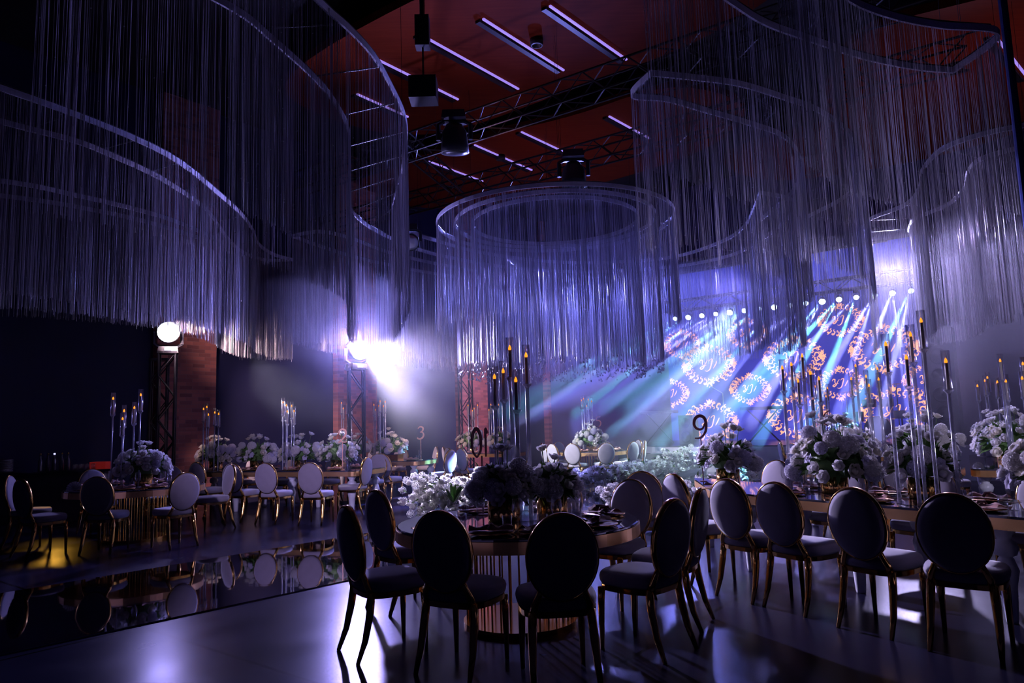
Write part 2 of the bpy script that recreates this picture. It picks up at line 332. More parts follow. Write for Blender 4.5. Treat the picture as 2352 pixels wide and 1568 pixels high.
# ------------------------------------------------------------------ trusses and lights
def truss_mesh(L, w=.3, st=.4, r=.022):
    b = MB(); h = w/2
    for i in (-h, h):
        for j in (-h, h): b.tube([(0, i, j), (L, i, j)], r, 6)
    n = max(1, int(L/st))
    for k in range(n):
        x0, x1 = k*L/n, (k+1)*L/n; s = 1 if k % 2 else -1
        for i in (-h, h):
            b.tube([(x0, i, -h*s), (x1, i, h*s)], r*.55, 4); b.tube([(x0, -h*s, i), (x1, h*s, i)], r*.55, 4)
    return b
def truss(p0, p1, label, w=.32):
    p0, p1 = Vector(p0), Vector(p1); t = tag(truss_mesh((p1-p0).length, w).build('lighting_truss', M['black']), label, 'truss')
    t.location = p0; t.rotation_euler = (p1-p0).to_track_quat('X', 'Z').to_euler(); return t
truss((-4.6, 15.6, 7.0), (6.4, 7.9, 7.0), 'black box truss crossing under the front ceiling panel, nearer of two', .4)
truss((-5.4, 19.4, 7.0), (7.2, 10.6, 7.0), 'black box truss crossing behind the near one, above the ring curtain', .4)
truss((-2.2, 13.8, 7.3), (-1.2, 17.2, 7.3), 'short black truss linking the two long ceiling trusses', .3)
truss((4.3, 21.9, 4.85), (10.5, 17.2, 4.85), 'black truss above the stage holding the row of stage lights', .3)
truss((3.0, 22.9, 6.0), (9.6, 17.9, 6.0), 'upper black truss over the stage behind the hanging crystals', .3)
def tower(x, y, h, label):
    t = thing('truss_tower', label, 'truss tower', (x, y, 0), .35)
    b = truss_mesh(h-.06, .3, .42); b.xf(Matrix.Translation((0, 0, .06)) @ Matrix.Rotation(-PI/2, 4, 'Y')); b.build('mast', M['black'], t)
    MB().box((0, 0, .03), (.7, .7, .06)).build('base_plate', M['black'], t); MB().box((0, 0, h+.02), (.36, .36, .04)).build('top_plate', M['black'], t)
    return t
def moving_head(loc, aim, label, mat, s=1.0, hang=False, group=None):
    """base + yoke + round head pointing at aim; loc is the head's pivot"""
    t = thing('moving_head_light', label, 'stage light', loc, 0, group); sg = 1 if hang else -1
    d = (Vector(aim)-Vector(loc)).normalized(); az = math.atan2(d.y, d.x)
    bz = sg*.30*s
    base = MB().box((0, 0, bz), (.26*s, .30*s, .10*s), az, .9).build('base', M['blackplastic'], t)
    if not hang: MB().box((math.cos(az)*.135*s, math.sin(az)*.135*s, bz), (.01, .1*s, .04*s), az).build('display', M['display'], base)
    y = MB(); sx, sy = -math.sin(az)*.20*s, math.cos(az)*.20*s
    y.tube([(sx, sy, 0), (sx, sy, sg*.2*s), (sx*.6, sy*.6, sg*.25*s), (-sx*.6, -sy*.6, sg*.25*s), (-sx, -sy, sg*.2*s), (-sx, -sy, 0)], .03*s, 6)
    y.build('yoke', M['blackplastic'], t)
    rot = d.to_track_quat('Z', 'Y').to_matrix().to_4x4()
    MB().lathe([(0, -.2*s), (.10*s, -.19*s), (.15*s, -.1*s), (.17*s, .08*s), (.175*s, .16*s), (.16*s, .16*s)], 20).xf(rot).build('head', M['blackplastic'], t, True)
    MB().lathe([(0, .185*s), (.08*s, .18*s), (.158*s, .162*s), (.158*s, .15*s)], 20).xf(rot).build('lens', mat, t, True)
    return t
tower(-6.85, 14.2, 3.08, 'black truss tower standing before the leftmost brick pier')
tower(-7.25, 14.7, 3.0, 'darker truss tower just left behind the lamp-topped left tower')
tower(-3.28, 15.0, 2.70, 'black truss tower before the second brick pier, under the brightest lamp')
tower(-1.3, 19.4, 3.6, 'hazy black truss tower beside the third brick pier')
moving_head(TOW1, AIM1, 'glowing round moving head on top of the left truss tower', M['lens'], 1.25)
moving_head(TOW2, AIM2, 'dazzling moving head on the middle truss tower casting the hazy beam', M['lens'], 1.25)
for i, h in enumerate(HEADS):
    t = i/15; aim = (h.x-4.6+2.6*t, h.y-6.2, 0)
    moving_head(h, aim, 'glowing stage light, '+ORD[i]+' from left in the row on the stage truss', M['lensblue'], (.42, .52, .46)[i % 3], True, 'stage lights along the truss')
for loc, aim, lb in [((-.86, 11.6, 6.25), (-.86, 12.5, 0), 'black moving head hanging dark from the near ceiling truss'), ((1.25, 13.0, 6.05), (1.2, 12.2, 0), 'black moving head hanging above the ring of crystal curtains'),
                     ((-2.05, 14.7, 5.35), (-1.5, 8, 2), 'black lamp with clustered small lenses left of the ring curtain')]:
    moving_head(loc, aim, lb, M['black'] if 'clustered' not in lb else M['steel'], 1.35 if 'clustered' not in lb else 1.0, True)
t = thing('chain_hoist', 'black chain hoist hanging in front of the wooden ceiling panel', 'hoist', (-1.25, 10.6, 7.1))
MB().box((0, 0, .5), (.22, .2, .5)).build('motor', M['black'], t); MB().tube([(0, 0, .3), (0, 0, -.3)], .015, 5).build('chain', M['black'], t)
MB().box((0, 0, -.45), (.42, .35, .35)).build('speaker_cluster', M['black'], t); MB().tube([(0, 0, .7), (0, 0, 1.35)], .04, 6).build('hanger', M['black'], t)
q = at(432, 817, 17.3); t = thing('wall_speaker', 'small black loudspeaker mounted on the leftmost brick pier', 'speaker', q, ANG)
MB().box((0, -.12, 0), (.26, .22, .34), 0, 1.15).build('cabinet', M['blackplastic'], t); MB().box((0, .03, 0), (.1, .12, .1)).build('bracket', M['black'], t)
MB().lathe([(0, 0), (.08, .0), (.09, .01)], 16).xf(Matrix.Translation((0, -.235, 0)) @ Matrix.Rotation(PI/2, 4, 'X')).build('cone', M['black'], t)

# ------------------------------------------------------------------ hanging crystal curtains
TOP = 5.6
def offset_len(path):
    L = [0]
    for a, b in zip(path, path[1:]): L.append(L[-1]+(b-a).length)
    return L
def sample(path, L, s):
    i = int(np.searchsorted(L, s))-1; i = max(0, min(len(path)-2, i)); u = (s-L[i])/max(1e-6, L[i+1]-L[i]); return path[i].lerp(path[i+1], u)
def curtain(rails, label, lens, sp=.0125, drops=0, bars=.9, top=TOP, closed=False, caps=(), wth=.0024):
    t = thing('crystal_curtain', label, 'bead curtain', (rails[0][0].x, rails[0][0].y, top)); o = t.location.copy()
    fr = MB(); SV = []; SF = []; DV = MB()
    LL = [offset_len(r) for r in rails]
    for ri, (path, L) in enumerate(zip(rails, LL)):
        P = [q-Vector((o.x, o.y, 0)) for q in path]; n = len(P); band = MB()
        # white satin band round the rail, with thickness
        for i in range(n-1):
            a, b = P[i], P[i+1]; d = (b-a).normalized(); nn = Vector((-d.y, d.x, 0))*.012
            band.add([(a-nn)+Vector((0, 0, .02)), (b-nn)+Vector((0, 0, .02)), (b-nn)+Vector((0, 0, -.055)), (a-nn)+Vector((0, 0, -.055)),
                      (a+nn)+Vector((0, 0, .02)), (b+nn)+Vector((0, 0, .02)), (b+nn)+Vector((0, 0, -.055)), (a+nn)+Vector((0, 0, -.055))],
                     [(0, 1, 2, 3), (7, 6, 5, 4), (0, 4, 5, 1), (3, 2, 6, 7)])
        fr.tube([q+Vector((0, 0, .03)) for q in P[::3]+[P[-1]]], .012, 5); band.build('trim_band', M['silverband'], t)
        l0, l1 = lens[ri] if isinstance(lens[ri], tuple) else (lens[ri], lens[ri])
        s = 0; clump = 1
        while s < L[-1]:
            p = sample(P, L, s); u = s/L[-1]; ln = l0+(l1-l0)*u+random.uniform(-.02, .03)
            if random.random() < .02: ln += random.uniform(-.12, .1)
            r = wth*random.choice((.6, .8, 1, 1.3)); a0 = random.random()*2; jx, jy = random.gauss(0, .006), random.gauss(0, .006); kx, ky = random.gauss(0, .012), random.gauss(0, .012)
            b = len(SV)
            for zz, ox, oy in ((0, 0, 0), (-ln, kx, ky)):
                for k in range(3):
                    w = a0+k*2.0944; SV.append((p.x+jx+ox+r*math.cos(w), p.y+jy+oy+r*math.sin(w), zz))
            SF += [(b, b+1, b+4, b+3), (b+1, b+2, b+5, b+4), (b+2, b, b+3, b+5)]
            if random.random() < .5:
                for _ in range(1):
                    z = -ln*math.sqrt(random.random()); e = .0075
                    c = (p.x+jx+kx*(-z/ln), p.y+jy+ky*(-z/ln), z)
                    DV.add([(c[0]+e, c[1], c[2]), (c[0], c[1]+e, c[2]), (c[0]-e, c[1], c[2]), (c[0], c[1]-e, c[2]), (c[0], c[1], c[2]+e*1.3), (c[0], c[1], c[2]-e*1.3)],
                           [(0, 1, 4), (1, 2, 4), (2, 3, 4), (3, 0, 4), (1, 0, 5), (2, 1, 5), (3, 2, 5), (0, 3, 5)])
            if drops and random.random() < drops:
                e = .017; z = -ln-random.uniform(.0, .24); c = (p.x+kx, p.y+ky, z)
                DV.add([(c[0]+e, c[1], c[2]), (c[0], c[1]+e, c[2]), (c[0]-e, c[1], c[2]), (c[0], c[1]-e, c[2]), (c[0], c[1], c[2]+e*1.6), (c[0], c[1], c[2]-e)],
                       [(0, 1, 4), (1, 2, 4), (2, 3, 4), (3, 0, 4), (1, 0, 5), (2, 1, 5), (3, 2, 5), (0, 3, 5)])
                DV.tube([(c[0], c[1], -ln), (c[0], c[1], z+e)], .0012, 3, False)
            clump = max(.4, min(2.0, clump+random.gauss(0, .35))); s += sp*clump*random.uniform(.5, 1.5)
    if len(rails) > 1 and bars:
        a, b = rails[0], rails[1]; n = int(min(LL[0][-1], LL[1][-1])/bars)
        for k in range(n+1):
            pa = sample(a, LL[0], LL[0][-1]*k/n)-Vector((o.x, o.y, 0)); pb = sample(b, LL[1], LL[1][-1]*k/n)-Vector((o.x, o.y, 0)); fr.tube([pa+Vector((0, 0, .03)), pb+Vector((0, 0, .03))], .01, 5)
    # thin suspension wires up to the ceiling
    for path in rails:
        for k in range(0, len(path), max(1, len(path)//4)):
            q = path[k]-Vector((o.x, o.y, 0)); fr.tube([q+Vector((0, 0, .03)), q+Vector((0, 0, 9.4-top))], .003, 3, False)
    fr.build('frame', M['black'], t)
    S = MB(); S.v = SV; S.f = SF; tag(S.build('crystal_strings', M['thread'], t), kind='stuff'); tag(DV.build('crystal_beads', M['crystal'], t), kind='stuff')
    return t
def P2(l): return crom(l, 7)
A_ = P2([(-2.1, 5.2), (-1.75, 6.49), (-1.58, 6.96), (-1.43, 7.54), (-1.36, 8.32), (-1.33, 9.1), (-1.42, 9.9), (-1.7, 11.2), (-2.05, 12.6), (-2.25, 13.6), (-2.2, 14.5), (-1.75, 15.4), (-.6, 16.9), (1.2, 18.1), (3, 18.3), (4.3, 17.8), (5.0, 16.4), (5.1, 15.2), (4.9, 14), (4.65, 12.85)])
B_ = P2([(-3.6, 5.2), (-2.67, 6.44), (-2.41, 7.16), (-2.17, 8.26), (-2.15, 9.4), (-2.4, 10.6), (-2.75, 12), (-2.95, 13.1), (-2.87, 14.2), (-2.6, 15.2), (-2.2, 16.2), (-1.5, 17.2), (0, 18.6), (1.8, 19.4), (3.4, 19.4), (4.8, 18.9), (5.7, 17.75), (5.9, 15.6), (5.6, 13.6), (4.65, 12.85)])
curtain([A_, B_], 'long double wave crystal curtain sweeping from overhead left behind the ring', [(2.40, 2.8), (2.40, 2.8)])
C1 = P2([(-6.4, 7.2), (-5.61, 8.5), (-5.12, 9.64), (-4.95, 10.59), (-4.97, 11.94), (-5.04, 13.22), (-5.25, 14.43), (-5.5, 15.4), (-5.5, 16.4), (-5.23, 17.0)])
C2 = P2([(-7.4, 7.6), (-6.53, 8.89), (-5.99, 9.57), (-5.78, 10.16), (-5.6, 10.9), (-5.53, 11.7), (-5.53, 12.6), (-5.65, 13.4), (-5.95, 14.8), (-6.1, 16.0), (-5.9, 16.9), (-5.23, 17.0)])
curtain([C1, C2], 'double wave crystal curtain bending like an S at the left', [2.42, 2.42])
D1 = P2([(-9.6, 10.2), (-7.97, 11.11), (-7.37, 11.82), (-6.83, 12.62), (-6.45, 13.5), (-6.2, 14.9)]); D2 = P2([(-9.4, 11.2), (-8.2, 12.0), (-7.6, 12.6), (-7.1, 13.3), (-6.75, 14.1), (-6.4, 15.2)])
curtain([D1, D2], 'dark crystal curtain at the far left edge, lowest and nearest the wall', [2.05, 2.05])
E1 = P2([(-4.58, 14.85), (-3.92, 14.58), (-3.4, 15.2), (-2.95, 16.3), (-2.1, 17.6), (-.9, 18.9)]); E2 = P2([(-4.58, 14.85), (-4.21, 15.84), (-3.7, 16.9), (-3.1, 17.8), (-2.2, 18.9), (-1.2, 19.8)])
curtain([E1, E2], 'short pointed crystal curtain between the left S and the ring', [(2.3, 2.7), (2.3, 2.7)])
def ring(r): return [Vector((.95+r*math.cos(a), 14.45+r*math.sin(a), 0)) for a in np.linspace(0, 2*PI, 73)]
curtain([ring(1.7), ring(2.05)], 'round crystal curtain of two concentric inner rings hanging at the centre', [3.0, 2.95], drops=.26, sp=.010)
curtain([ring(2.42)], 'widest shorter ring of crystal strings round the central round curtain', [2.2], drops=0, sp=.011)
F1 = P2([(1.75, 8.13), (2.33, 8.28), (2.92, 8.48), (3.61, 8.89), (4.24, 9.32), (5.02, 10.11), (5.7, 11.1), (6.2, 12.2), (6.4, 13.4), (6.2, 14.8), (6.3, 16)])
F2 = P2([(1.75, 8.13), (1.61, 8.69), (2.08, 8.84), (2.68, 9.21), (3.42, 9.68), (4.1, 10.2), (4.7, 11.1), (5.1, 12.1), (5.3, 13.4), (5.3, 14.8), (5.5, 16.1), (6.3, 16)])
curtain([F1, F2], 'wave crystal curtain with a pointed near end right of the ring', [(2.1, 2.3), (2.1, 2.3)])
G1 = P2([(1.2, 5.7), (2.28, 6.7), (2.77, 7.11), (3.36, 7.45), (4.13, 7.87), (4.9, 8.17), (5.44, 8.29)]); G2 = P2([(2.2, 5.4), (3.0, 6.3), (3.52, 6.76), (4.11, 7.07), (4.68, 7.26), (5.44, 7.46), (5.44, 8.29)])
curtain([G1, G2], 'crystal curtain with a squared corner at the top right', [2.05, 2.05])
H1 = P2([(10.5, 8.8), (8.6, 9.5), (7.55, 10.06), (7.07, 10.42), (6.87, 10.95), (7.1, 11.9), (7.6, 12.9), (7.9, 13.9), (7.7, 15.0), (8.2, 16.2)])
H2 = P2([(11, 9.7), (9.2, 10.3), (8.2, 10.9), (7.8, 11.4), (8.0, 12.1), (8.5, 13.0), (8.8, 14.0), (8.7, 15.0), (9.1, 16.0)])
curtain([H1, H2], 'long crystal curtain at the far right edge, reaching lower than its neighbour', [2.75, 2.75])

# ------------------------------------------------------------------ stage
STZ = .78
sp_ = crom([(3.6, 20.6), (4.0, 19.2), (5.2, 18.4), (7.0, 17.2), (9.0, 15.9), (11.2, 14.6)], 6)
back = [(14.2, 17.0), (12.6, 18.6), (5.5, 24.2), (4.5, 23.8)]
t = thing('stage', 'low pale curved stage in front of the glowing screen', 'stage', (4, 19, 0))
ps = [(q.x-4, q.y-19) for q in sp_]+[(x-4, y-19) for x, y in back]
MB().prism(ps, 0, STZ-.03).build('fascia', M['stage'], t); MB().prism(ps, STZ-.03, STZ).build('stage_floor', M['stagefloor'], t)
s = thing('led_screen', 'large blue led wall showing peach ornamental emblems behind the stage', 'screen', (SC0.x, SC0.y, STZ), ANB)
SW, SH = 7.85, 5.5
MB().box((SW/2, .06, SH/2), (SW, .10, SH)).build('panel', M['screen'], s); MB().box((SW/2, .2, SH/2+.03), (SW+.1, .16, SH+.06)).build('housing', M['black'], s)
def swirl(b, cx, cz, r, a0, turn, w):
    pts = []
    for k in range(11):
        u = k/10; rr = r*(1-.75*u); a = a0+turn*u*4.4
        pts.append((cx+rr*math.cos(a), 0, cz+rr*math.sin(a)))
    stroke(b, pts, [w*(.2+.75*math.sin(PI*min(1, u*1.2+.05))) for u in [k/10 for k in range(11)]], .012)
def stroke(b, pts, ws, th):
    """flat calligraphic stroke in the XZ plane with real thickness"""
    P = [Vector(q) for q in pts]; n = len(P); vs = []
    for i, q in enumerate(P):
        d = (P[min(i+1, n-1)]-P[max(0, i-1)]); d = Vector((d.x, 0, d.z)).normalized() if d.length > 1e-9 else Vector((1, 0, 0))
        nn = Vector((-d.z, 0, d.x))*ws[i]*.5
        for y in (-th/2, th/2):
            vs.append(q+nn+Vector((0, y, 0))); vs.append(q-nn+Vector((0, y, 0)))
    fs = [(0, 1, 3, 2), (4*n-4, 4*n-2, 4*n-1, 4*n-3)]
    for i in range(n-1):
        a, c = 4*i, 4*i+4
        fs += [(a, c, c+1, a+1), (a+2, a+3, c+3, c+2), (a, a+2, c+2, c), (a+1, c+1, c+3, a+3)]
    b.add(vs, fs)
def emblem_mesh(big):
    b = MB(); W2, H2 = (.84, .62) if big else (.60, .44); k = 1.0 if big else .72
    def dia(u):      # rounded diamond outline
        a = 2*PI*u; c, s_ = math.cos(a), math.sin(a); e = 1.08
        return (math.copysign(abs(c)**e, c)*W2*.78, math.copysign(abs(s_)**e, s_)*H2*.82)
    N = 26
    for i in range(N):
        x, z = dia((i+.5)/N); a = math.atan2(z, x); sgn = 1 if (x*z > 0) else -1; wing = abs(math.cos(a))**2
        swirl(b, x*1.02, z*1.02, .085*k, a+random.uniform(-.4, .4), sgn, .040*k)
        swirl(b, x*1.15, z*1.17, .070*k, a+PI*.7, -sgn, .036*k)
        if wing > .45: swirl(b, x*1.27, z*1.25, .070*k, a+.6, sgn, .036*k); swirl(b, x*1.36, z*1.05, .05*k, a, -sgn, .030*k)
        swirl(b, x*.91, z*.91, .045*k, a+PI, sgn, .022*k)
    for sx, sz, L in ((1, 0, .2), (-1, 0, .2), (0, 1, .17), (0, -1, .17)):
        x, z = sx*W2*.86, sz*H2*.9
        for d in (-.6, 0, .6):
            a = math.atan2(sz, sx)+d; stroke(b, [(x, 0, z), (x+math.cos(a)*L*.5*k, 0, z+math.sin(a)*L*.5*k), (x+math.cos(a)*L*k, 0, z+math.sin(a)*L*k)], [.03*k, .07*k, .008], .012)
    # script monogram: two slanted looping letters
    for pts in ([(-.30, .10), (-.26, .17), (-.19, .16), (-.20, .06), (-.16, -.02)], [(-.02, .17), (-.10, .05), (-.16, -.06), (-.24, -.12), (-.28, -.08), (-.20, -.03), (-.06, .0)],
                [(.02, .12), (.08, .18), (.14, .17), (.10, .02), (.04, -.14), (-.06, -.2), (-.12, -.17)], [(.30, .12), (.24, .0), (.16, -.12)]):
        c = crom([(p[0]*k, 0, p[1]*k) for p in pts], 5); n = len(c); stroke(b, c, [.006+.026*k*math.sin(PI*i/(n-1)) for i in range(n)], .012)
    return b
random.seed(3)
def emb_me(big, name):
    b = emblem_mesh(big); me = bpy.data.meshes.new(name); me.from_pydata(b.v, [], b.f); me.materials.append(M['emblem']); me.update(); return me
EB, ES = emb_me(True, 'emblem'), emb_me(False, 'emblem')
EMB = [(1627, 838, 1), (1722, 893, 0), (1535, 903, 0), (1632, 968, 1), (1832, 955, 1), (1930, 880, 0), (1822, 822, 1), (1715, 765, 0), (2030, 800, 1), (2056, 945, 1), (2134, 872, 0), (1930, 735, 0), (1566, 790, 0)]
for px, py, big in EMB:
    d = at(px, py, 1.0)-Vector((0, 0, HC)); nrm = AX; org = SC0 - AX*.0
    k = (org-Vector((0, 0, HC))).dot(nrm)/d.dot(nrm); q = Vector((0, 0, HC))+d*k; sx_ = (q-SC0).dot(BX)
    if sx_ < .3: continue
    e = bpy.data.objects.new('emblem', EB if big else ES); C.objects.link(e); e.parent = s; e.location = (sx_, .0, q.z-STZ)
# half emblem cut by the left edge of the screen
MBl = MB(); eb = emblem_mesh(False); MBl.v = [(x+.05, y, z) for x, y, z in eb.v]; MBl.f = [f for f in eb.f if min(MBl.v[i][0] for i in f) > .03]
q = at(1535, 903, 23.9); MBl.build('emblem', M['emblem'], s, loc=(0, 0, q.z-STZ))
def spk(name, label, cat, loc, dim, rz, mat=M['blackplastic'], cones=2):
    t = thing(name, label, cat, loc, rz); w, d, h = dim
    MB().box((0, 0, h/2), (w, d, h)).build('cabinet', mat, t)
    for k in range(cones):
        r = min(w*.36, h/cones*.38); MB().lathe([(r*.2, .02), (r*.6, .005), (r, -.015), (r*1.1, -.01)], 18).xf(Matrix.Translation((0, -d/2-.012, h*(k+.5)/cones)) @ Matrix.Rotation(-PI/2, 4, 'X')).build('cone', M['black'], t, True)
    return t
spk('subwoofer_speaker', 'dark blue-lit subwoofer box on the floor left of the stage', 'speaker', (3.75, 18.6, 0), (.62, .6, .62), ANB, cones=1)
spk('subwoofer_speaker', 'second subwoofer box against the first, left of the stage', 'speaker', (3.1, 18.95, 0), (.62, .6, .62), ANB, cones=1)
spk('stage_speaker', 'tall loudspeaker with pale outline standing at the stage left end', 'speaker', (4.95, 20.6, STZ), (.42, .4, .8), ANB)
spk('line_array_speaker', 'black loudspeaker stack at the right end of the stage', 'speaker', (9.9, 16.6, STZ), (.6, .6, 2.6), ANB, cones=6)
t = tower(10.3, 17.6, 5.4, 'dark truss tower at the right end of the stage behind the loudspeaker stack')
for x, y, lb in ((4.3, 21.5, 'keyboard on a stand with bright sheet lights at the far stage left'), (6.6, 19.2, 'slim keyboard on a tripod stand before the stage screen')):
    t = thing('keyboard', lb, 'keyboard', (x, y, STZ), ANB)
    MB().box((0, 0, .92), (1.1, .3, .08)).build('keybed', M['platewhite'] if x < 5 else M['black'], t)
    MB().tube([(-.4, -.1, 0), (.4, 0, .88)], .02, 6).tube([(.4, .1, 0), (-.4, 0, .88)], .02, 6).build('stand', M['black'], t)
t = thing('drum_kit', 'drum kit on the right half of the stage, partly behind candles', 'drum kit', (9.0, 17.9, STZ), ANB)
for x, y, z, r, h, nm in ((0, 0, .05, .3, .4, 'bass_drum'), (-.55, .1, .5, .2, .25, 'floor_tom'), (.5, .1, .55, .17, .2, 'snare_drum'), (-.2, .1, .85, .16, .2, 'tom'), (.2, .1, .85, .15, .2, 'tom')):
    b = MB().lathe([(r, 0), (r*1.02, .01), (r*1.02, h-.01), (r, h)], 20)
    if nm == 'bass_drum': b.xf(Matrix.Translation((0, -.2, .32)) @ Matrix.Rotation(-PI/2, 4, 'X'))
    else: b.xf(Matrix.Translation((x, y, z)))
    b.build(nm, M['platewhite'], t, True)
for x, y, z in ((-.75, .2, 1.25), (.75, .2, 1.2), (.4, .3, 1.4)):
    c = MB().lathe([(.01, .02), (.22, 0), (.22, -.004), (.01, .015)], 20, (x, y, z)).build('cymbal', M['gold'], t, True)
    MB().tube([(x, y, -.0), (x, y, z)], .012, 5).build('stand', M['steel'], c)
MB().tube([(-.55, .1, 0), (-.55, .1, .55)], .02, 5).tube([(.5, .1, 0), (.5, .1, .6)], .02, 5).tube([(0, .12, 0), (0, .12, .9)], .02, 5).build('hardware', M['steel'], t)
for x, y in ((5.6, 19.3), (7.6, 18.0)):
    t = thing('microphone_stand', 'thin microphone stand on the stage, '+('left of the keyboard' if x < 6 else 'between keyboard and drum kit'), 'microphone stand', (x, y, STZ))
    MB().tube([(0, 0, .02), (0, 0, 1.35)], .01, 5).tube([(0, 0, 1.35), (-.35, -.1, 1.55)], .008, 5).build('pole', M['steel'], t)
    MB().lathe([(.14, 0), (.14, .015), (.02, .03)], 16).build('base', M['black'], t); MB().lathe([(0, 0), (.025, .02), (.03, .05), (0, .08)], 10, (-.37, -.1, 1.53)).build('microphone', M['black'], t, True)
# ------------------------------------------------------------------ mirrored runway and low mirror platform
def NX(a): return Vector((.66, .75, 0))*a
t = tag(MB().prism([(-6.6, 5.45), (-4.43, 4.34), (.35, 9.55), (-1.25, 11.5)], 0.0, .012).build('mirror_runway', M['mirror']), 'strip of mirror foil runway across the dark floor at lower left', 'runway')
pl = crom([(-1.5, 11.4), (.2, 10.2), (2.0, 10.3), (3.0, 11.0), (3.7, 13.0), (5.2, 15.6), (6.2, 17.1)], 5)
plf = [(q.x, q.y) for q in pl]+[(4.7, 18.3), (3.5, 17.2), (1.2, 14.4)]
t = thing('catwalk', 'low mirrored catwalk edged with white flowers leading to the stage', 'catwalk', (0, 0, 0))
MB().prism(plf, 0, .15).build('platform', M['stage'], t); MB().prism([((x-2)*.985+2, (y-13)*.985+13) for x, y in plf], .15, .16).build('mirror_deck', M['mirror'], t)

# ------------------------------------------------------------------ oval-back chairs
def superell(a, b, n=28, e=.62):
    o = []
    for k in range(n):
        w = 2*PI*k/n; c, s_ = math.cos(w), math.sin(w); o.append((math.copysign(abs(c)**e, c)*a, math.copysign(abs(s_)**e, s_)*b))
    return o
def loft(b, rings, caps=True):
    n = len(rings[0]); vs = [v for r in rings for v in r]
    fs = [(i*n+k, i*n+(k+1) % n, (i+1)*n+(k+1) % n, (i+1)*n+k) for i in range(len(rings)-1) for k in range(n)]
    if caps: fs += [tuple(range(n-1, -1, -1)), tuple(range((len(rings)-1)*n, len(rings)*n))]
    return b.add(vs, fs)
def make_chair():
    t = thing('oval_back_chair', '', 'chair')
    prof = [(.95, .425), (1.0, .44), (1.02, .47), (.99, .495), (.93, .508), (.6, .518), (.2, .522)]
    rings = []
    for s_, z in prof:
        rings.append([(x*s_*(1-.08*(-y/.23) if y < 0 else 1), y*s_, z) for x, y in superell(.235, .23)])
    loft(MB(), rings).build('seat', M['velvet'], t, True)
    fr = [(s_, z) for s_, z in ((.9, .39), (.96, .39), (.975, .424), (.9, .424))]
    loft(MB(), [[(x*s_, y*s_, z) for x, y in superell(.235, .23)] for s_, z in fr]).build('seat_frame', M['gold'], t, False)
    for sx in (-1, 1):
        MB().tube([(sx*.185, .18, .40), (sx*.188, .186, .3), (sx*.19, .19, .0)], [.026, .023, .014], 8).build('leg', M['gold'], t, True)
        MB().tube([(sx*.17, -.185, .42), (sx*.178, -.2, .30), (sx*.185, -.235, .14), (sx*.19, -.29, .0)], [.027, .027, .022, .014], 8).build('leg', M['gold'], t, True)
        MB().tube([(sx*.165, -.185, .41), (sx*.16, -.205, .46), (sx*.135, -.222, .52), (sx*.118, -.236, .575)], [.026, .023, .019, .015], 8).build('back_post', M['gold'], t, True)
    tilt = Matrix.Translation((0, -.262, .735)) @ Matrix.Rotation(math.radians(8), 4, 'X')
    rr = []
    for s_, y in ((.03, -.050), (.5, -.047), (.85, -.038), (.97, -.026), (1.0, -.012), (1.0, .012), (.97, .026), (.85, .036), (.5, .043), (.03, .046)):
        rr.append([tuple(tilt @ Vector((.205*s_*math.cos(w), y, .245*s_*math.sin(w)))) for w in [2*PI*k/36 for k in range(36)]])
    loft(MB(), rr).build('backrest', M['velvet'], t, True)
    rr = []
    for q in ((1.0, -.020), (1.035, -.020), (1.045, 0), (1.035, .020), (1.0, .020)):
        rr.append([tuple(tilt @ Vector((.205*q[0]*math.cos(w), q[1], .245*q[0]*math.sin(w)))) for w in [2*PI*k/36 for k in range(36)]])
    loft(MB(), rr, False).build('back_rim', M['gold'], t, True)
    return t
CH = make_chair(); used = [False]; SEATS = []
def chair(back, face, desc, group, place=None):
    f = Vector((*face, 0)).normalized(); p = Vector((*back, 0))+f*.27; rz = math.atan2(f.y, f.x)-PI/2
    lab = 'grey velvet gold-legged chair, '+desc
    if not used[0]:
        o = CH; o.location = p; o.rotation_euler = (0, 0, rz); used[0] = True; o['label'] = lab; o['group'] = group
    else: o = dup(CH, p, rz, lab, group)
    if place is not None: SEATS.append((p+f*place, rz, desc, group))
    return o
G = 'chairs round the foreground table'
for b_, f_, d_, pl_ in [((-1.13, 4.95), (.85, .53), 'leftmost at the round foreground table, in profile', .50), ((-1.15, 6.1), (.7, .6), 'second from left behind the leftmost foreground chair', .52),
                   ((-.47, 4.5), (.45, .89), 'black silhouette left of centre in the foreground', .50), ((.25, 4.2), (-.12, .99), 'black silhouette at the centre of the foreground', .55),
                   ((1.0, 4.77), (-.72, .69), 'right of the central silhouette, seat pointing left', .52), ((1.34, 5.42), (-.87, .45), 'edge-on, directly behind the right foreground chair', .50),
                   ((.99, 6.35), (-.7, -.72), 'dark one beyond the round table at its right', .50), ((.42, 6.98), (-.25, -.95), 'far side of the round table behind the flowers', .52)]:
    chair(b_, f_, d_, G, pl_)
chair((1.27, 7.35), (.5, .86), 'peeking over the dark chair right of the round table', 'chairs round the foreground table')
G = 'chairs along the near side of the long right table'
for b_, f_, d_ in [((1.50, 6.89), (.93, .36), 'pale one at the left end of the right table'), ((1.78, 6.14), (.856, .517), 'first along the near side of the right table'), ((2.04, 5.73), (.856, .517), 'second along the near side of the right table'),
                   ((2.36, 5.12), (.83, .56), 'third along the near side of the right table'), ((2.72, 4.60), (.65, .76), 'nearest and darkest one at the lower right')]:
    chair(b_, f_, d_, G)
A9 = Vector((1.98, 7.4, 0)); n9 = Vector((.856, .517, 0)); u9 = Vector((.517, -.856, 0))
for k, tt in enumerate((-.35, .55, 1.45, 2.35, 3.1)):
    p = A9+n9*1.42+u9*tt; chair((p.x, p.y), (-n9.x, -n9.y), ['farthest', 'second farthest', 'middle', 'second nearest', 'nearest'][k]+' on the far side of the right table', 'chairs on the far side of the right table')
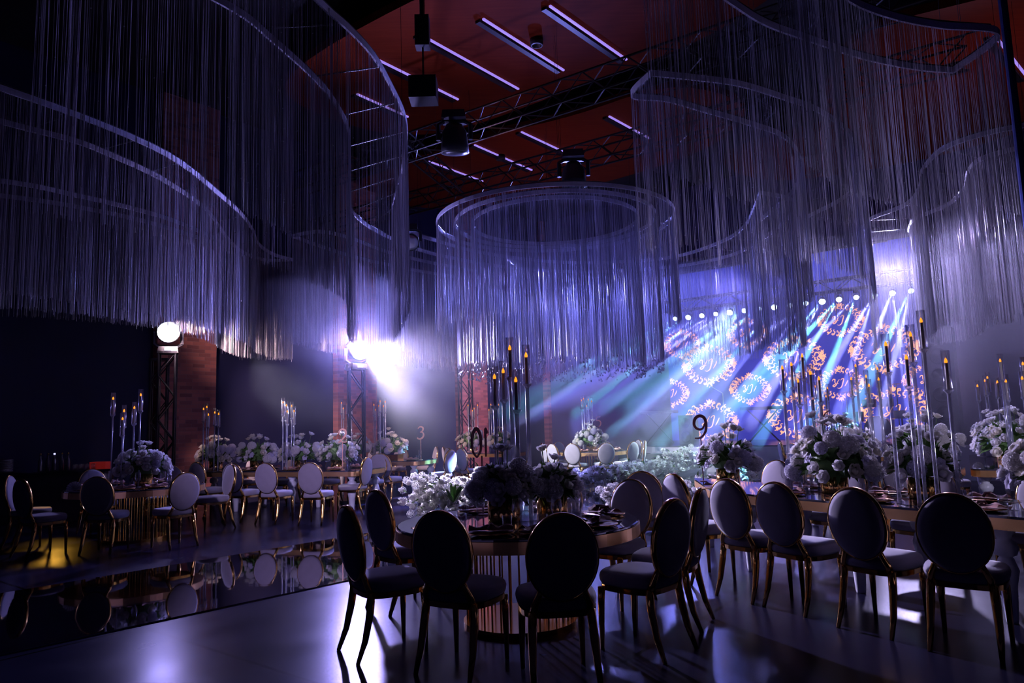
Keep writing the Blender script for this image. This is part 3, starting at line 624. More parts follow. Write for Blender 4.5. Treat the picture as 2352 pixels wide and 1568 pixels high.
n2 = Vector((.35, .94, 0)); u2 = Vector((-.94, .35, 0))
for b_, f_, d_ in [((-3.26, 11.54), (.15, .99), 'fourth from left facing away at table two, palest'), ((-4.07, 11.86), (.3, .95), 'third from left facing away at table two'), ((-4.77, 12.25), (.35, .94), 'second from left facing away at table two'), ((-5.69, 13.0), (.45, .89), 'first from left facing away at table two')]:
    chair(b_, f_, d_, 'chairs along the near side of table two')
E2 = Vector((-2.8, 12.75, 0))
for k in range(4):
    p = E2+n2*1.55+u2*(.5+k*1.0); chair((p.x, p.y), (-n2.x, -n2.y), ['rightmost', 'second from right', 'third from right', 'leftmost'][k]+' on the far side of table two', 'chairs on the far side of table two')
chair((-2.66, 12.95), (-.93, .25), 'pale one at the right end of table two', 'chairs by table two')
chair((-2.65, 14.4), (.35, .94), 'near side of table three, back to us', 'chairs round table three')
chair((-3.35, 15.15), (.35, .94), 'half hidden left of the number two sign', 'chairs round table three')
for b_, f_, d_ in [((-2.0, 18.2), (-.9, -.3), 'far right end of table three'), ((-2.9, 18.4), (-.35, -.94), 'behind table three, lower half seen under the top'), ((-3.6, 18.6), (-.35, -.94), 'behind table three beside the pier'),
                   ((-1.75, 17.9), (.9, .2), 'first of the row left of table four'), ((-1.55, 16.9), (.8, .5), 'second of the row left of table four'), ((-1.38, 15.4), (-.8, .5), 'cream-fronted one in the row left of table four'), ((-1.2, 16.2), (.75, .6), 'rightmost of the row left of table four'),
                   ((-.1, 17.7), (-.1, 1), 'near side of table four behind the candles'), ((.35, 18.7), (-.9, .1), 'right end of table four')]:
    chair(b_, f_, d_, 'chairs between table three and table four')
T5 = Vector((1.95, 18.3, 0))
for a_, d_ in [(-118, 'near side left of centre at round table five'), (-82, 'near side centre at round table five'), (-48, 'near side right at round table five'), (-12, 'right of round table five'), (18, 'rightmost, edge-on at round table five'), (165, 'left of round table five'), (196, 'leftmost at round table five'), (215, 'second from left at round table five'), (128, 'far left beyond round table five'), (70, 'far side of round table five, seen under its rim')]:
    a_ = math.radians(a_); u_ = Vector((math.cos(a_), math.sin(a_), 0)); p = T5+u_*1.28; chair((p.x, p.y), (-u_.x, -u_.y), d_, 'chairs round table five', .5)
T1 = Vector((-5.55, 10.65, 0))
for b_, f_, d_ in [((-5.38, 9.36), (-.05, 1), 'rounded grey back facing us at left table 1'), ((-4.42, 9.72), (-.8, .6), 'lilac one at the right of left table 1'), ((-6.3, 9.3), (.5, .85), 'almost black one left of the left table'), ((-7.15, 10.3), (.95, .25), 'cut by the left edge of the photo'),
                   ((-4.6, 11.7), (-.7, -.7), 'far right of the left round table'), ((-5.7, 12.0), (.1, -1), 'far side of the left round table'), ((-6.7, 11.5), (.8, -.6), 'far left of the left round table')]:
    chair(b_, f_, d_, 'chairs round the left table', .5)
for b_, f_, d_ in [((5.1, 13.3), (1, .1), 'left of table six behind the candles'), ((5.2, 14.2), (1, -.2), 'second left of table six, tinted teal'), ((6.0, 12.4), (.1, 1), 'near side of table six'), ((3.9, 8.95), (.7, .5), 'pale oval behind the right candle stand'), ((4.5, 8.5), (.4, .9), 'rounded back behind the tallest right candles'),
                   ((6.0, 10.6), (.85, -.5), 'left side of the far right table'), ((6.1, 11.5), (.85, -.5), 'far left of the far right table')]:
    chair(b_, f_, d_, 'chairs among the right tables')

# ------------------------------------------------------------------ tables
def baluster(h=.68, s=1):
    return MB().lathe([(.035*s, 0), (.04*s, .02), (.045*s, .1), (.055*s, .26), (.075*s, .36), (.05*s, .44), (.04*s, .455), (.07*s, .47), (.085*s, .52), (.07*s, .56), (.045*s, .575), (.05*s, .6), (.08*s, .64), (.08*s, h)], 16)
LEGM = None
def round_table(c, r, label):
    t = thing('round_table', label, 'table', c)
    MB().lathe([(r-.02, .742), (r, .745), (r, .755), (r-.01, .76)], 72).build('tabletop', M['tabletop'], t)
    MB().lathe([(r-.03, .66), (r+.008, .66), (r+.008, .742), (r-.03, .742)], 72).build('rim', M['goldtop'], t, False)
    N = 36
    for k in range(N):
        a = 2*PI*k/N; x, y = .40*math.cos(a), .40*math.sin(a); MB().tube([(x, y, .04), (x, y, .66)], .007, 6).build('base_bar', M['gold'], t)
    MB().lathe([(.37, 0), (.43, 0), (.43, .04), (.37, .04)], 48).build('base_ring', M['gold'], t)
    return t
round_table((0, 5.65, 0), .92, 'round foreground table with dark mirror top and gold barred base')
round_table(T1, .92, 'dim round table at the left with gold bars and gold rim')
round_table(T5, .86, 'distant round table five with gold barred base')
def poly_table(pts, legs, label, z=.76):
    """pts: corner loop (world). rounded mirror top on a gold apron, turned white legs"""
    cx = sum(p[0] for p in pts)/len(pts); cy_ = sum(p[1] for p in pts)/len(pts); t = thing('long_table', label, 'table', (cx, cy_, 0))
    Q = [Vector((p[0]-cx, p[1]-cy_, 0)) for p in pts]; out = []
    for i, q in enumerate(Q):
        a = Q[i-1]; b = Q[(i+1) % len(Q)]; r = .16; s0 = q+(a-q).normalized()*r; s1 = q+(b-q).normalized()*r
        for k in range(6):
            u = k/5; out.append(((1-u)**2*s0+2*u*(1-u)*q+u*u*s1))
    o = [(p.x, p.y) for p in out]
    MB().prism(o, z-.018, z).build('tabletop', M['tabletop'], t); MB().prism([(x*.998, y*.998) for x, y in o], z-.10, z-.018).build('apron', M['goldtop'], t)
    for x, y in legs:
        b = baluster(z-.10).build('leg', M['whitewood'], t, True, loc=(x-cx, y-cy_, 0))
    return t
def rect(c, u, L, Wd):
    u = Vector((*u, 0)).normalized(); n = Vector((-u.y, u.x, 0)); c = Vector((*c, 0))
    return [((c+u*a*L/2+n*b*Wd/2).x, (c+u*a*L/2+n*b*Wd/2).y) for a, b in ((-1, -1), (1, -1), (1, 1), (-1, 1))]
def rect_table(c, u, L, Wd, label, nl=2):
    P = rect(c, u, L, Wd); uu = Vector((*u, 0)).normalized(); n = Vector((-uu.y, uu.x, 0)); legs = []
    for k in range(nl):
        for sg in (-1, 1):
            q = Vector((*c, 0))+uu*(L/2-.18)*(2*k/(nl-1)-1)+n*sg*(Wd/2-.15); legs.append((q.x, q.y))
    return poly_table(P, legs, label)
D9 = A9+u9*3.85; C9 = D9+n9*1.02
poly_table([(A9.x, A9.y), (D9.x, D9.y), (C9.x, C9.y), (2.2, 9.1)], [tuple((A9+n9*.16+u9*q)[:2]) for q in (.3, 1.45, 2.6, 3.6)]+[tuple((A9+n9*.86+u9*q)[:2]) for q in (-.9, .4, 1.6, 2.8, 3.6)], 'long mirror-topped table nine with gold apron at the right')
c2 = E2+u2*2.1+n2*.55; rect_table((c2.x, c2.y), (u2.x, u2.y), 4.2, 1.1, 'long table two with gold apron and turned white legs', 4)
rect_table((-2.95, 16.6), (-.94, .35), 2.2, 1.1, 'table three with gold apron and turned white legs', 2)
rect_table((-.75, 19.1), (-.94, .35), 1.9, 1.0, 'distant table four left of the far round table', 2)
rect_table((6.15, 13.6), (.62, -.78), 1.9, 1.1, 'table six beyond the right tables near the stage', 2)
rect_table((4.85, 9.75), (.79, -.62), 1.9, 1.0, 'flower-laden table just behind table nine', 2)
rect_table((7.0, 10.3), (.53, .85), 3.4, 1.0, 'far right table carrying the rightmost candles', 3)

# ------------------------------------------------------------------ place settings
def mk_plate():
    t = thing('dinner_plate', '', 'plate'); MB().lathe([(.0, 0), (.09, 0), (.10, .004), (.155, .014), (.156, .018), (.10, .009), (0, .006)], 28).build('plate', M['plate'], t, True)
    MB().lathe([(.155, .012), (.160, .014), (.160, .018), (.155, .019)], 28).build('gold_rim', M['gold'], t, True); return t
def mk_napkin(mat):
    b = MB(); n = 12; rows = []
    for j in range(5):
        v = j/4; row = []
        for i in range(n+1):
            u = i/n; x = (u-.5)*.30; w = .055*(.35+abs(u-.5)*1.5); row.append((x, (v-.5)*2*w+.008*math.sin(u*9), .004+.022*math.sin(PI*v)+.012*math.sin(u*14+v*4)*math.sin(PI*v)+.012))
        rows.append(row)
    vs = [q for r in rows for q in r]; fs = [(j*(n+1)+i, j*(n+1)+i+1, (j+1)*(n+1)+i+1, (j+1)*(n+1)+i) for j in range(4) for i in range(n)]
    b.add(vs, fs); vb = [(x, y, .004) for x, y, z in vs]; b.add(vb, [tuple(reversed(f)) for f in fs])
    b.tube([(-.02, -.03, .02), (0, -.035, .045), (.0, .035, .045), (.02, .03, .02)], .012, 6)
    return b.build('napkin', mat, None, True)
def mk_glass():
    t = thing('wine_glass', '', 'glass')
    MB().lathe([(.036, 0), (.034, .003), (.006, .008), (.004, .09)], 16).build('stem', M['clear'], t, True)
    MB().shell([(.004, .09), (.028, .105), (.04, .14), (.036, .19), (.032, .22)], 18).build('bowl', M['clear'], t, True); return t
def mk_tumbler(): return MB().shell([(.0, .004), (.030, .004), (.032, .0), (.036, .10), (.033, .10), (.029, .01)], 18).build('tumbler', M['clear'], None, True)
def mk_fork():
    b = MB().box((0, 0, .004), (.012, .2, .003))
    for k in (-1, 0, 1): b.box((k*.007, .125, .004), (.004, .06, .002))
    return b.box((0, .095, .004), (.02, .02, .003)).build('fork', M['gold'])
PL, NA, ND, WG, TU, FK = mk_plate(), mk_napkin(M['napkin']), mk_napkin(M['napkindark']), mk_glass(), mk_tumbler(), mk_fork()
first = {}
def put(proto, loc, rz, label, cat, group):
    key = proto.name
    if key not in first:
        first[key] = 1; o = proto; o.location = loc; o.rotation_euler = (0, 0, rz); tag(o, label, cat, group)
    else:
        o = dup(proto, loc, rz, label, group); o['category'] = cat
    return o
def setting(p, rz, where, tb, z=.76, dark=False, full=True):
    """p: plate centre; rz: the seat's heading"""
    R_ = Matrix.Rotation(rz, 3, 'Z')
    L = lambda x, y, zz=0: Vector((p.x, p.y, z))+R_ @ Vector((x, y, zz))
    put(PL, L(0, 0), rz, 'dark gold-rimmed plate '+where, 'plate', 'plates on '+tb)
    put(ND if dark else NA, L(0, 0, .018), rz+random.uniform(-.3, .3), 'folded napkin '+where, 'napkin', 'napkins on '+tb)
    put(WG, L(.15, .14), rz, 'stemmed wine glass '+where, 'glass', 'wine glasses on '+tb)
    put(TU, L(.06, .19), rz, 'clear tumbler '+where, 'glass', 'tumblers on '+tb)
    if full: put(FK, L(-.19, .0), rz, 'gold fork '+where, 'fork', 'forks on '+tb)
def short(d): return ' '.join(d.split()[:10])
for p, rz, d, g in SEATS:
    tb = 'the foreground round table' if 'foreground' in g else ('round table five' if 'five' in g else 'the left round table')
    c = Vector((0, 5.65, 0)) if 'foreground' in g else (T5 if 'five' in g else T1); r = .70 if c is not T5 else .64
    q = c+(Vector((p.x, p.y, 0))-c).normalized()*r
    q0 = Vector((p.x, p.y, 0)); vdir = (c-q).normalized(); rz2 = math.atan2(vdir.y, vdir.x)-PI/2
    # aim each setting from the seat itself, not from the far end of its reach
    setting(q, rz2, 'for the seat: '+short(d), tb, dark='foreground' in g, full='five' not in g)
for k, tt in enumerate((-.1, .75, 1.6, 2.45, 3.3)):
    nm = ['farthest', 'second farthest', 'middle', 'second nearest', 'nearest'][k]
    setting(A9+n9*.2+u9*tt+Vector((.0, 0, 0)), math.atan2(n9.y, n9.x)-PI/2, nm+' on the near edge of table nine', 'table nine')
    if k: setting(A9+n9*.82+u9*(tt-.25), math.atan2(-n9.y, -n9.x)-PI/2, nm+' on the far edge of table nine', 'table nine')
for k in range(4):
    nm = ['first from right', 'second from right', 'third from right', 'leftmost'][k]
    setting(E2+n2*.2+u2*(.55+k*.98), math.atan2(n2.y, n2.x)-PI/2, nm+' on the near edge of table two', 'table two', full=False)
    setting(E2+n2*.9+u2*(.55+k*.98), math.atan2(-n2.y, -n2.x)-PI/2, nm+' on the far edge of table two', 'table two', full=False)
for k, (x, y) in enumerate(((-2.3, 16.0), (-3.2, 16.4))):
    setting(Vector((x, y, 0)), math.atan2(n2.y, n2.x)-PI/2, ['right', 'left'][k]+' seat on the near edge of table three', 'table three', full=False)
for k, (x, y) in enumerate(((-.35, 18.6), (-1.1, 18.9))):
    setting(Vector((x, y, 0)), math.atan2(n2.y, n2.x)-PI/2, ['right', 'left'][k]+' seat on the near edge of table four', 'table four', full=False)

# ------------------------------------------------------------------ flowers
def rose_mesh(name, mat, k=1.0):
    b = MB(); rnd = random.Random(4)
    b.lathe([(.0, -.02), (.020, -.012), (.024, .008), (.015, .026), (0, .03)], 8)
    for ly, (rad, n, tilt_, sz) in enumerate(((.020, 3, .1, .030), (.026, 5, .35, .036), (.030, 6, .7, .042))):
        for i in range(n):
            a = 2*PI*i/n+ly*.5+rnd.uniform(-.15, .15); ca, sa = math.cos(a), math.sin(a); rows = []
            for v in range(4):
                vv = v/3; rr = rad*.4+rad*.8*math.sin(vv*1.5)+math.sin(tilt_)*sz*vv*vv*.7; z = -.018+sz*vv*(1.25-.45*tilt_); ww = sz*.62*math.sin(.5+vv*2.0)
                for u in (-1, 0, 1):
                    rows.append((ca*rr*(1-.12*abs(u))-sa*ww*u, sa*rr*(1-.12*abs(u))+ca*ww*u, z-.004*abs(u)))
            b.add(rows, [(r*3+c, r*3+c+1, (r+1)*3+c+1, (r+1)*3+c) for r in range(3) for c in range(2)])
    b.v = [(x*k, y*k, z*k) for x, y, z in b.v]
    me = bpy.data.meshes.new(name); me.from_pydata(b.v, [], b.f); me.materials.append(mat); me.polygons.foreach_set('use_smooth', [True]*len(b.f)); return me
def hydr_mesh(name, mat, R=.07, n=105):
    b = MB(); rnd = random.Random(9)
    b.lathe([(0, -R*.5), (R*.45, -R*.3), (R*.66, .0), (R*.45, R*.5), (0, R*.66)], 10)
    for i in range(n):
        z = 1-1.7*(i+.5)/n; th = i*2.39996; r = math.sqrt(max(0, 1-z*z)); nn = Vector((r*math.cos(th), r*math.sin(th), z)); c = nn*R*rnd.uniform(.93, 1.05)
        a = nn.cross(Vector((0, 0, 1))); a = a.normalized() if a.length > .01 else Vector((1, 0, 0)); e = nn.cross(a); w = rnd.random()*1.5; s_ = R*.27
        for k in range(4):
            q = w+k*PI/2; d = a*math.cos(q)+e*math.sin(q); f = a*math.cos(q+PI/2)+e*math.sin(q+PI/2)
            b.add([c, c+d*s_*.7+f*s_*.5+nn*.007, c+d*s_*1.15-nn*.003, c+d*s_*.7-f*s_*.5+nn*.007], [(0, 1, 2, 3)])
    me = bpy.data.meshes.new(name); me.from_pydata(b.v, [], b.f); me.materials.append(mat); return me
def orchid_mesh(name, mat):
    b = MB()
    for k in range(5):
        a = k*2*PI/5+.3; ca, sa = math.cos(a), math.sin(a); L, w = (.045, .026) if k % 2 else (.04, .018)
        vs = [(0, 0, 0), (ca*L*.5-sa*w, sa*L*.5+ca*w, .008), (ca*L, sa*L, .002), (ca*L*.5+sa*w, sa*L*.5-ca*w, .008)]; b.add(vs, [(0, 1, 2, 3)])
        b.add([(x, y, z-.003) for x, y, z in vs], [(3, 2, 1, 0)])
    b.lathe([(0, 0), (.008, .004), (.010, .014), (0, .02)], 8)
    me = bpy.data.meshes.new(name); me.from_pydata(b.v, [], b.f); me.materials.append(mat); return me
ROSE = [rose_mesh('rose', M['petal'], 1.25), rose_mesh('rose', M['petalcream'], 1.25)]
HYD = [hydr_mesh('hydrangea', M['petal'], .075), hydr_mesh('hydrangea', M['petallilac'], .07)]
ORC = orchid_mesh('orchid', M['petallilac'])
def leaves(b, c, d, L, w, rnd):
    d = Vector(d).normalized(); s_ = d.cross(Vector((rnd.uniform(-1, 1), rnd.uniform(-1, 1), 1))).normalized(); c = Vector(c); up = s_.cross(d)
    P = [c, c+d*L*.35+s_*w+up*.01, c+d*L*.7+s_*w*.7, c+d*L-up*.02, c+d*L*.7-s_*w*.7, c+d*L*.35-s_*w+up*.01, c+d*L*.5-up*.006]
    b.add(P, [(0, 6, 1), (1, 6, 2), (2, 6, 3), (3, 6, 4), (4, 6, 5), (5, 6, 0)])
def arrangement(loc, label, rx=.42, ry=.3, h=.34, n=40, z=.76, rz=0, vase='gold', seed=0, tall=5, sc=1.0, cz=.10, hyd=.3):
    rnd = random.Random(seed); t = thing('flower_arrangement', label, 'flowers', (loc[0], loc[1], z), rz, 'white flower arrangements on the tables')
    vh = .17; b = MB()
    if vase == 'gold': b.lathe([(.0, 0), (.12, 0), (.125, .01), (.125, vh), (.115, vh), (.11, .02), (0, .015)], 28)
    else: b.box((0, 0, .06), (rx*1.3, ry*1.0, .12))
    b.build('vase', M['gold'], t, vase == 'gold')
    fol = MB(); cz_ = vh+cz*sc
    for k in range(int(n*3.2)):
        a = rnd.random()*2*PI; e = rnd.uniform(-.45, 1.3); d = Vector((math.cos(a)*math.cos(e), math.sin(a)*math.cos(e), math.sin(e)))
        c = Vector((d.x*rx*.55, d.y*ry*.55, cz_+d.z*h*.45)); leaves(fol, c, d+Vector((0, 0, rnd.uniform(-.3, .3))), rnd.uniform(.10, .19)*sc, rnd.uniform(.018, .034)*sc, rnd)
    fol.lathe([(0, -h*.45), (.5, -h*.35), (.72, 0), (.5, h*.45), (0, h*.55)], 14, (0, 0, cz_), rx*.95, ry*.95)
    stems = MB()
    for k in range(n):
        u = (k+.5)/n; zz = 1-1.35*u; a = k*2.39996+rnd.uniform(-.3, .3); r = math.sqrt(max(0, 1-zz*zz)); jit = rnd.uniform(.85, 1.12)
        p = Vector((rx*r*math.cos(a)*jit, ry*r*math.sin(a)*jit, cz_+zz*h*jit)); d = Vector((r*math.cos(a), r*math.sin(a), zz*.8+.35)).normalized()
        q = rnd.random(); me = (HYD[rnd.random() < .45] if q < hyd else (ORC if q > .9 else ROSE[rnd.random() < .4])); s_ = rnd.uniform(.8, 1.15)*sc*(1.5 if me is ORC else 1)
        if k < tall: p += Vector((0, 0, rnd.uniform(.06, .17)*sc)); me = ROSE[k % 2]; s_ = .95*sc
        if k < tall: fol.tube([Vector((p.x*.6, p.y*.6, cz_)), p], .004, 4, False)
        o = bpy.data.objects.new(me.name.split('.')[0], me); C.objects.link(o); o.parent = t; o.location = p; o.rotation_euler = d.to_track_quat('Z', 'Y').to_euler(); o.scale = (s_,)*3
    fol.build('foliage', M['leaf'], t); return t
arrangement((-.10, 5.62), 'dark backlit bouquet at the middle of the round foreground table', .24, .21, .19, 52, seed=1, tall=3, sc=.85, cz=.08)
arrangement((.28, 5.85), 'smaller dark bouquet touching the big one on the foreground table', .19, .17, .17, 30, seed=2, tall=2, sc=.85, cz=.06)
i9 = A9+n9*.5
for k, (tt, nn_, rx, h, n, lb) in enumerate([(-.35, .62, .30, .24, 34, 'bouquet with loose roses beside the number nine on the right table'), (.95, .62, .42, .32, 60, 'large bouquet in the middle of table nine with hydrangeas'), (1.75, .7, .26, .22, 30, 'lilac orchid bouquet right of the large one on table nine'), (2.9, .6, .45, .30, 60, 'shadowy bouquet at the lower right end of table nine')]):
    p = A9+n9*nn_+u9*tt; arrangement((p.x, p.y), lb, rx, .26, h, n, rz=math.atan2(u9.y, u9.x), seed=10+k, tall=7, hyd=.45 if k != 2 else .25)
for k, (tt, lb) in enumerate([(.75, 'lit rose bouquet beside the number two sign on table two'), (1.6, 'bouquet at the foot of the middle candle stand on table two'), (2.6, 'bouquet left of the middle candles on table two'), (3.6, 'leftmost bouquet on table two before the brick pier')]):
    p = E2+n2*.55+u2*tt; arrangement((p.x, p.y), lb, .42, .24, .26, 40, rz=math.atan2(u2.y, u2.x), seed=20+k, tall=6)
arrangement((T1.x+.1, T1.y), 'grey-white bouquet on the dim left round table', .36, .3, .26, 44, seed=30, tall=3, hyd=.4)
arrangement((-2.85, 16.5), 'cream rose bouquet in a gold box on table three', .42, .26, .26, 40, seed=31, vase='box', rz=-.36, tall=7)
arrangement((-3.7, 16.75), 'shaded bouquet at the left end of table three', .36, .26, .26, 34, seed=32, tall=5)
arrangement((-1.15, 19.2), 'left bouquet on distant table four', .38, .3, .28, 34, seed=33, tall=3)
arrangement((-.35, 18.95), 'right bouquet on distant table four behind the candles', .34, .3, .26, 30, seed=34, tall=3)
arrangement((T5.x-.05, T5.y-.1), 'teal-lit dome bouquet on round table five', .38, .34, .30, 46, seed=35, tall=3)
arrangement((6.1, 13.5), 'teal-lit bouquet on table six near the stage', .42, .32, .32, 44, seed=36, tall=4)
arrangement((4.5, 9.95), 'left bouquet on the table behind table nine', .42, .34, .30, 52, seed=37, tall=5, hyd=.2)
arrangement((5.3, 9.45), 'right bouquet on the table behind table nine', .42, .34, .30, 52, seed=38, tall=6, hyd=.2)
arrangement((6.6, 9.7), 'near bouquet on the far right table', .42, .36, .34, 50, seed=39, tall=5, hyd=.2)
arrangement((7.15, 10.6), 'middle bouquet on the far right table', .42, .36, .34, 46, seed=40, tall=6, hyd=.2)
arrangement((7.7, 11.5), 'far bouquet on the far right table', .40, .34, .32, 40, seed=41, tall=6, hyd=.2)
# floral hedges along the catwalk: far too many small blossoms to count
def hedge(pts, h, w, label, seed, z=0, n_per=90):
    rnd = random.Random(seed); P = crom(pts, 6); L = offset_len(P); t = thing('flower_hedge', label, 'flowers', (pts[0][0], pts[0][1], z)); o = Vector((pts[0][0], pts[0][1], 0))
    bl = MB(); fo = MB()
    src = [(rose_mesh('r', M['petal'], 1.1)), (hydr_mesh('h', M['petal'], .05, 26))]; SV = [([v.co.copy() for v in me.vertices], [tuple(p.vertices) for p in me.polygons]) for me in src]
    for k in range(int(L[-1]*n_per)):
        p = sample(P, L, rnd.uniform(0, L[-1]))-o; hh = h*rnd.uniform(.55, 1.1); a = rnd.uniform(-1, 1); q = p+Vector((rnd.gauss(0, w*.4), rnd.gauss(0, w*.4), hh*math.sqrt(rnd.random())))
        vs, fs = SV[rnd.random() < .5]; rt = Matrix.Rotation(rnd.uniform(-1.2, 1.2), 3, 'X') @ Matrix.Rotation(rnd.uniform(0, 6), 3, 'Z'); s_ = rnd.uniform(.8, 1.3)
        bl.add([q+rt @ (v*s_) for v in vs], fs)
        if rnd.random() < .5: leaves(fo, q, (rnd.uniform(-1, 1), rnd.uniform(-1, 1), rnd.uniform(-.2, .8)), .13, .022, rnd)
    tag(bl.build('blossoms', M['petal'], t), kind='stuff'); tag(fo.build('foliage', M['leaf'], t), kind='stuff'); return t
hedge([(-1.75, 12.0), (-1.2, 11.75), (-.6, 12.3), (.1, 13.1)], .70, .30, 'bank of white blossoms behind the round table at the catwalk start', 50, n_per=170)
hedge([(.5, 13.6), (1.9, 15.3), (3.6, 17.3)], .38, .18, 'low row of white flowers along the far edge of the catwalk', 51, .16)
hedge([(3.6, 17.3), (4.4, 18.0), (4.9, 17.9)], .62, .22, 'dense teal-lit blossoms where the catwalk meets the stage', 52, .16)
hedge([(1.2, 10.25), (2.0, 10.25), (2.9, 10.9), (3.5, 12.2), (4.6, 14.4)], .42, .17, 'row of white flowers along the near edge of the catwalk', 53, .16)
t = thing('flower_stand', 'spray of loose leafy stems in a clear vase behind the bouquet', 'vase', (-.95, 10.9, 0))
MB().shell([(.07, 0), (.09, .4)], 18).build('vase', M['clear'], t, True); f_ = MB(); rnd = random.Random(2)
for k in range(14): leaves(f_, (0, 0, .35), (rnd.uniform(-1, 1), rnd.uniform(-1, 1), 1.4), .3, .03, rnd)
f_.build('stems', M['leaf'], t)

# ------------------------------------------------------------------ candle stands: clear rods, glass chimneys, led candles
BASE5 = [(-.17, .02, 1.64), (-.10, .10, 1.69), (-.04, -.06, 1.86), (.09, .06, 1.81), (.00, -.14, 1.60)]
CMESH = {}
def cm(name, b, mat, sm=True):
    if name not in CMESH:
        me = bpy.data.meshes.new(name.split('|')[0]); me.from_pydata(b.v, [], b.f); me.materials.append(mat)
        if sm: me.polygons.foreach_set('use_smooth', [True]*len(b.f))
        CMESH[name] = me
    return CMESH[name]
def link(name, me, parent, loc, sc=None):
    o = bpy.data.objects.new(name, me); C.objects.link(o); o.parent = parent; o.location = loc
    if sc: o.scale = sc
    return o
GL = cm('glass_chimney', MB().shell([(.010, .0), (.030, .004), (.033, .02), (.033, .32), (.031, .32), (.031, .02)], 18), M['clear'])
CUP = cm('cup', MB().lathe([(.017, -.03), (.022, -.02), (.036, -.006), (.037, .004), (.0, .004)], 16), M['rod'])
ROD = cm('rod', MB().lathe([(.017, 0), (.017, 1)], 12), M['rod'])
WAX = cm('wax', MB().lathe([(0, 0), (.013, 0), (.013, .21), (.010, .215), (0, .212)], 12), M['candle'])
FLM = cm('flame', MB().lathe([(0, 0), (.010, .006), (.0135, .018), (.009, .034), (.003, .046), (0, .05)], 10), M['flame'])
def stand(x, y, lb, rods=BASE5, rz=0, z=.76, thin=1.0):
    t = thing('candle_stand', 'clear rod candle stand '+lb, 'candle stand', (x, y, z), rz)
    b = MB(); b.lathe([(.0, 0), (.24, 0), (.24, .01), (0, .012)], 28); b.build('base', M['clear'], t)
    order = sorted([q[2] for q in rods], reverse=True)
    for (dx, dy, zz) in rods:
        h = zz-z; link('rod', ROD, t, (dx, dy, .012), (thin, thin, h-.04)); c = link('cup', CUP, t, (dx, dy, h)); link('glass_chimney', GL, t, (dx, dy, h))
        q = Matrix.Rotation(rz, 3, 'Z') @ Vector((dx, dy, 0)); k = thing('candle', ['tallest', 'second tallest', 'third tallest', 'fourth tallest', 'fifth tallest', 'lowest'][order.index(zz)]+' amber-flamed candle '+lb, 'candle', (x+q.x, y+q.y, z+h+.005), 0, 'candles '+lb)
        link('wax', WAX, k, (0, 0, 0)); link('flame', FLM, k, (0, 0, .208))
stand(0.02, 5.75, 'rising from the foreground round table')
def var(seed, n=5, dz=0, spread=1.0):
    r = random.Random(seed); o = []
    for k in range(n):
        a = 2*PI*k/n+r.uniform(-.3, .3); o.append((.17*spread*math.cos(a)*r.uniform(.5, 1), .15*spread*math.sin(a), 1.58+dz+.28*r.random()))
    return o
stand(2.92, 7.25, 'in the middle of table nine', [(-.20, 0, 1.74), (-.07, -.05, 1.60), (-.06, .12, 1.78), (.03, .05, 1.86), (.03, -.12, 1.67), (.16, 0, 1.62)])
stand(3.30, 5.85, 'tallest of all, near end of table nine', [(-.22, .05, 1.82), (-.10, -.02, 1.70), (.03, .12, 1.90), (.06, 0, 2.0), (.20, -.05, 1.66)], thin=.9)
stand(4.72, 9.62, 'on the table behind table nine', [(-.2, 0, 1.72), (-.08, .1, 1.9), (-.02, -.1, 1.62), (.05, .1, 1.75), (.14, -.05, 1.7), (.2, .08, 1.85)])
stand(5.85, 13.75, 'on table six before the screen', var(5, 6, -.05))
stand(7.55, 11.45, 'at the far end of the far right table', var(6, 5, -.05))
stand(6.15, 8.85, 'cut by the right edge of the photo', [(-.14, 0, 1.85), (-.03, .1, 1.6), (.1, -.05, 1.8), (.0, -.15, 1.62)])
stand(-5.62, 10.45, 'on the dim left round table', [(-.2, 0, 1.80), (-.09, .1, 1.62), (.0, -.1, 1.5), (.08, .06, 1.66), (.2, 0, 1.84)], thin=.6)
for x, y, lb, sd in [(-5.85, 13.9, 'at the left end of table two', 8), (-4.25, 13.55, 'in the middle of table two', 9), (-3.85, 16.55, 'left of the middle truss tower', 10), (-3.05, 16.35, 'right of the middle truss tower', 11), (-1.1, 18.95, 'left one on distant table four', 12), (-.55, 19.3, 'right one on distant table four', 13), (T5.x-.1, T5.y+.2, 'on round table five', 14)]:
    stand(x, y, lb, var(sd, 6 if sd in (9, 11, 14) else 5, .0), thin=.7)

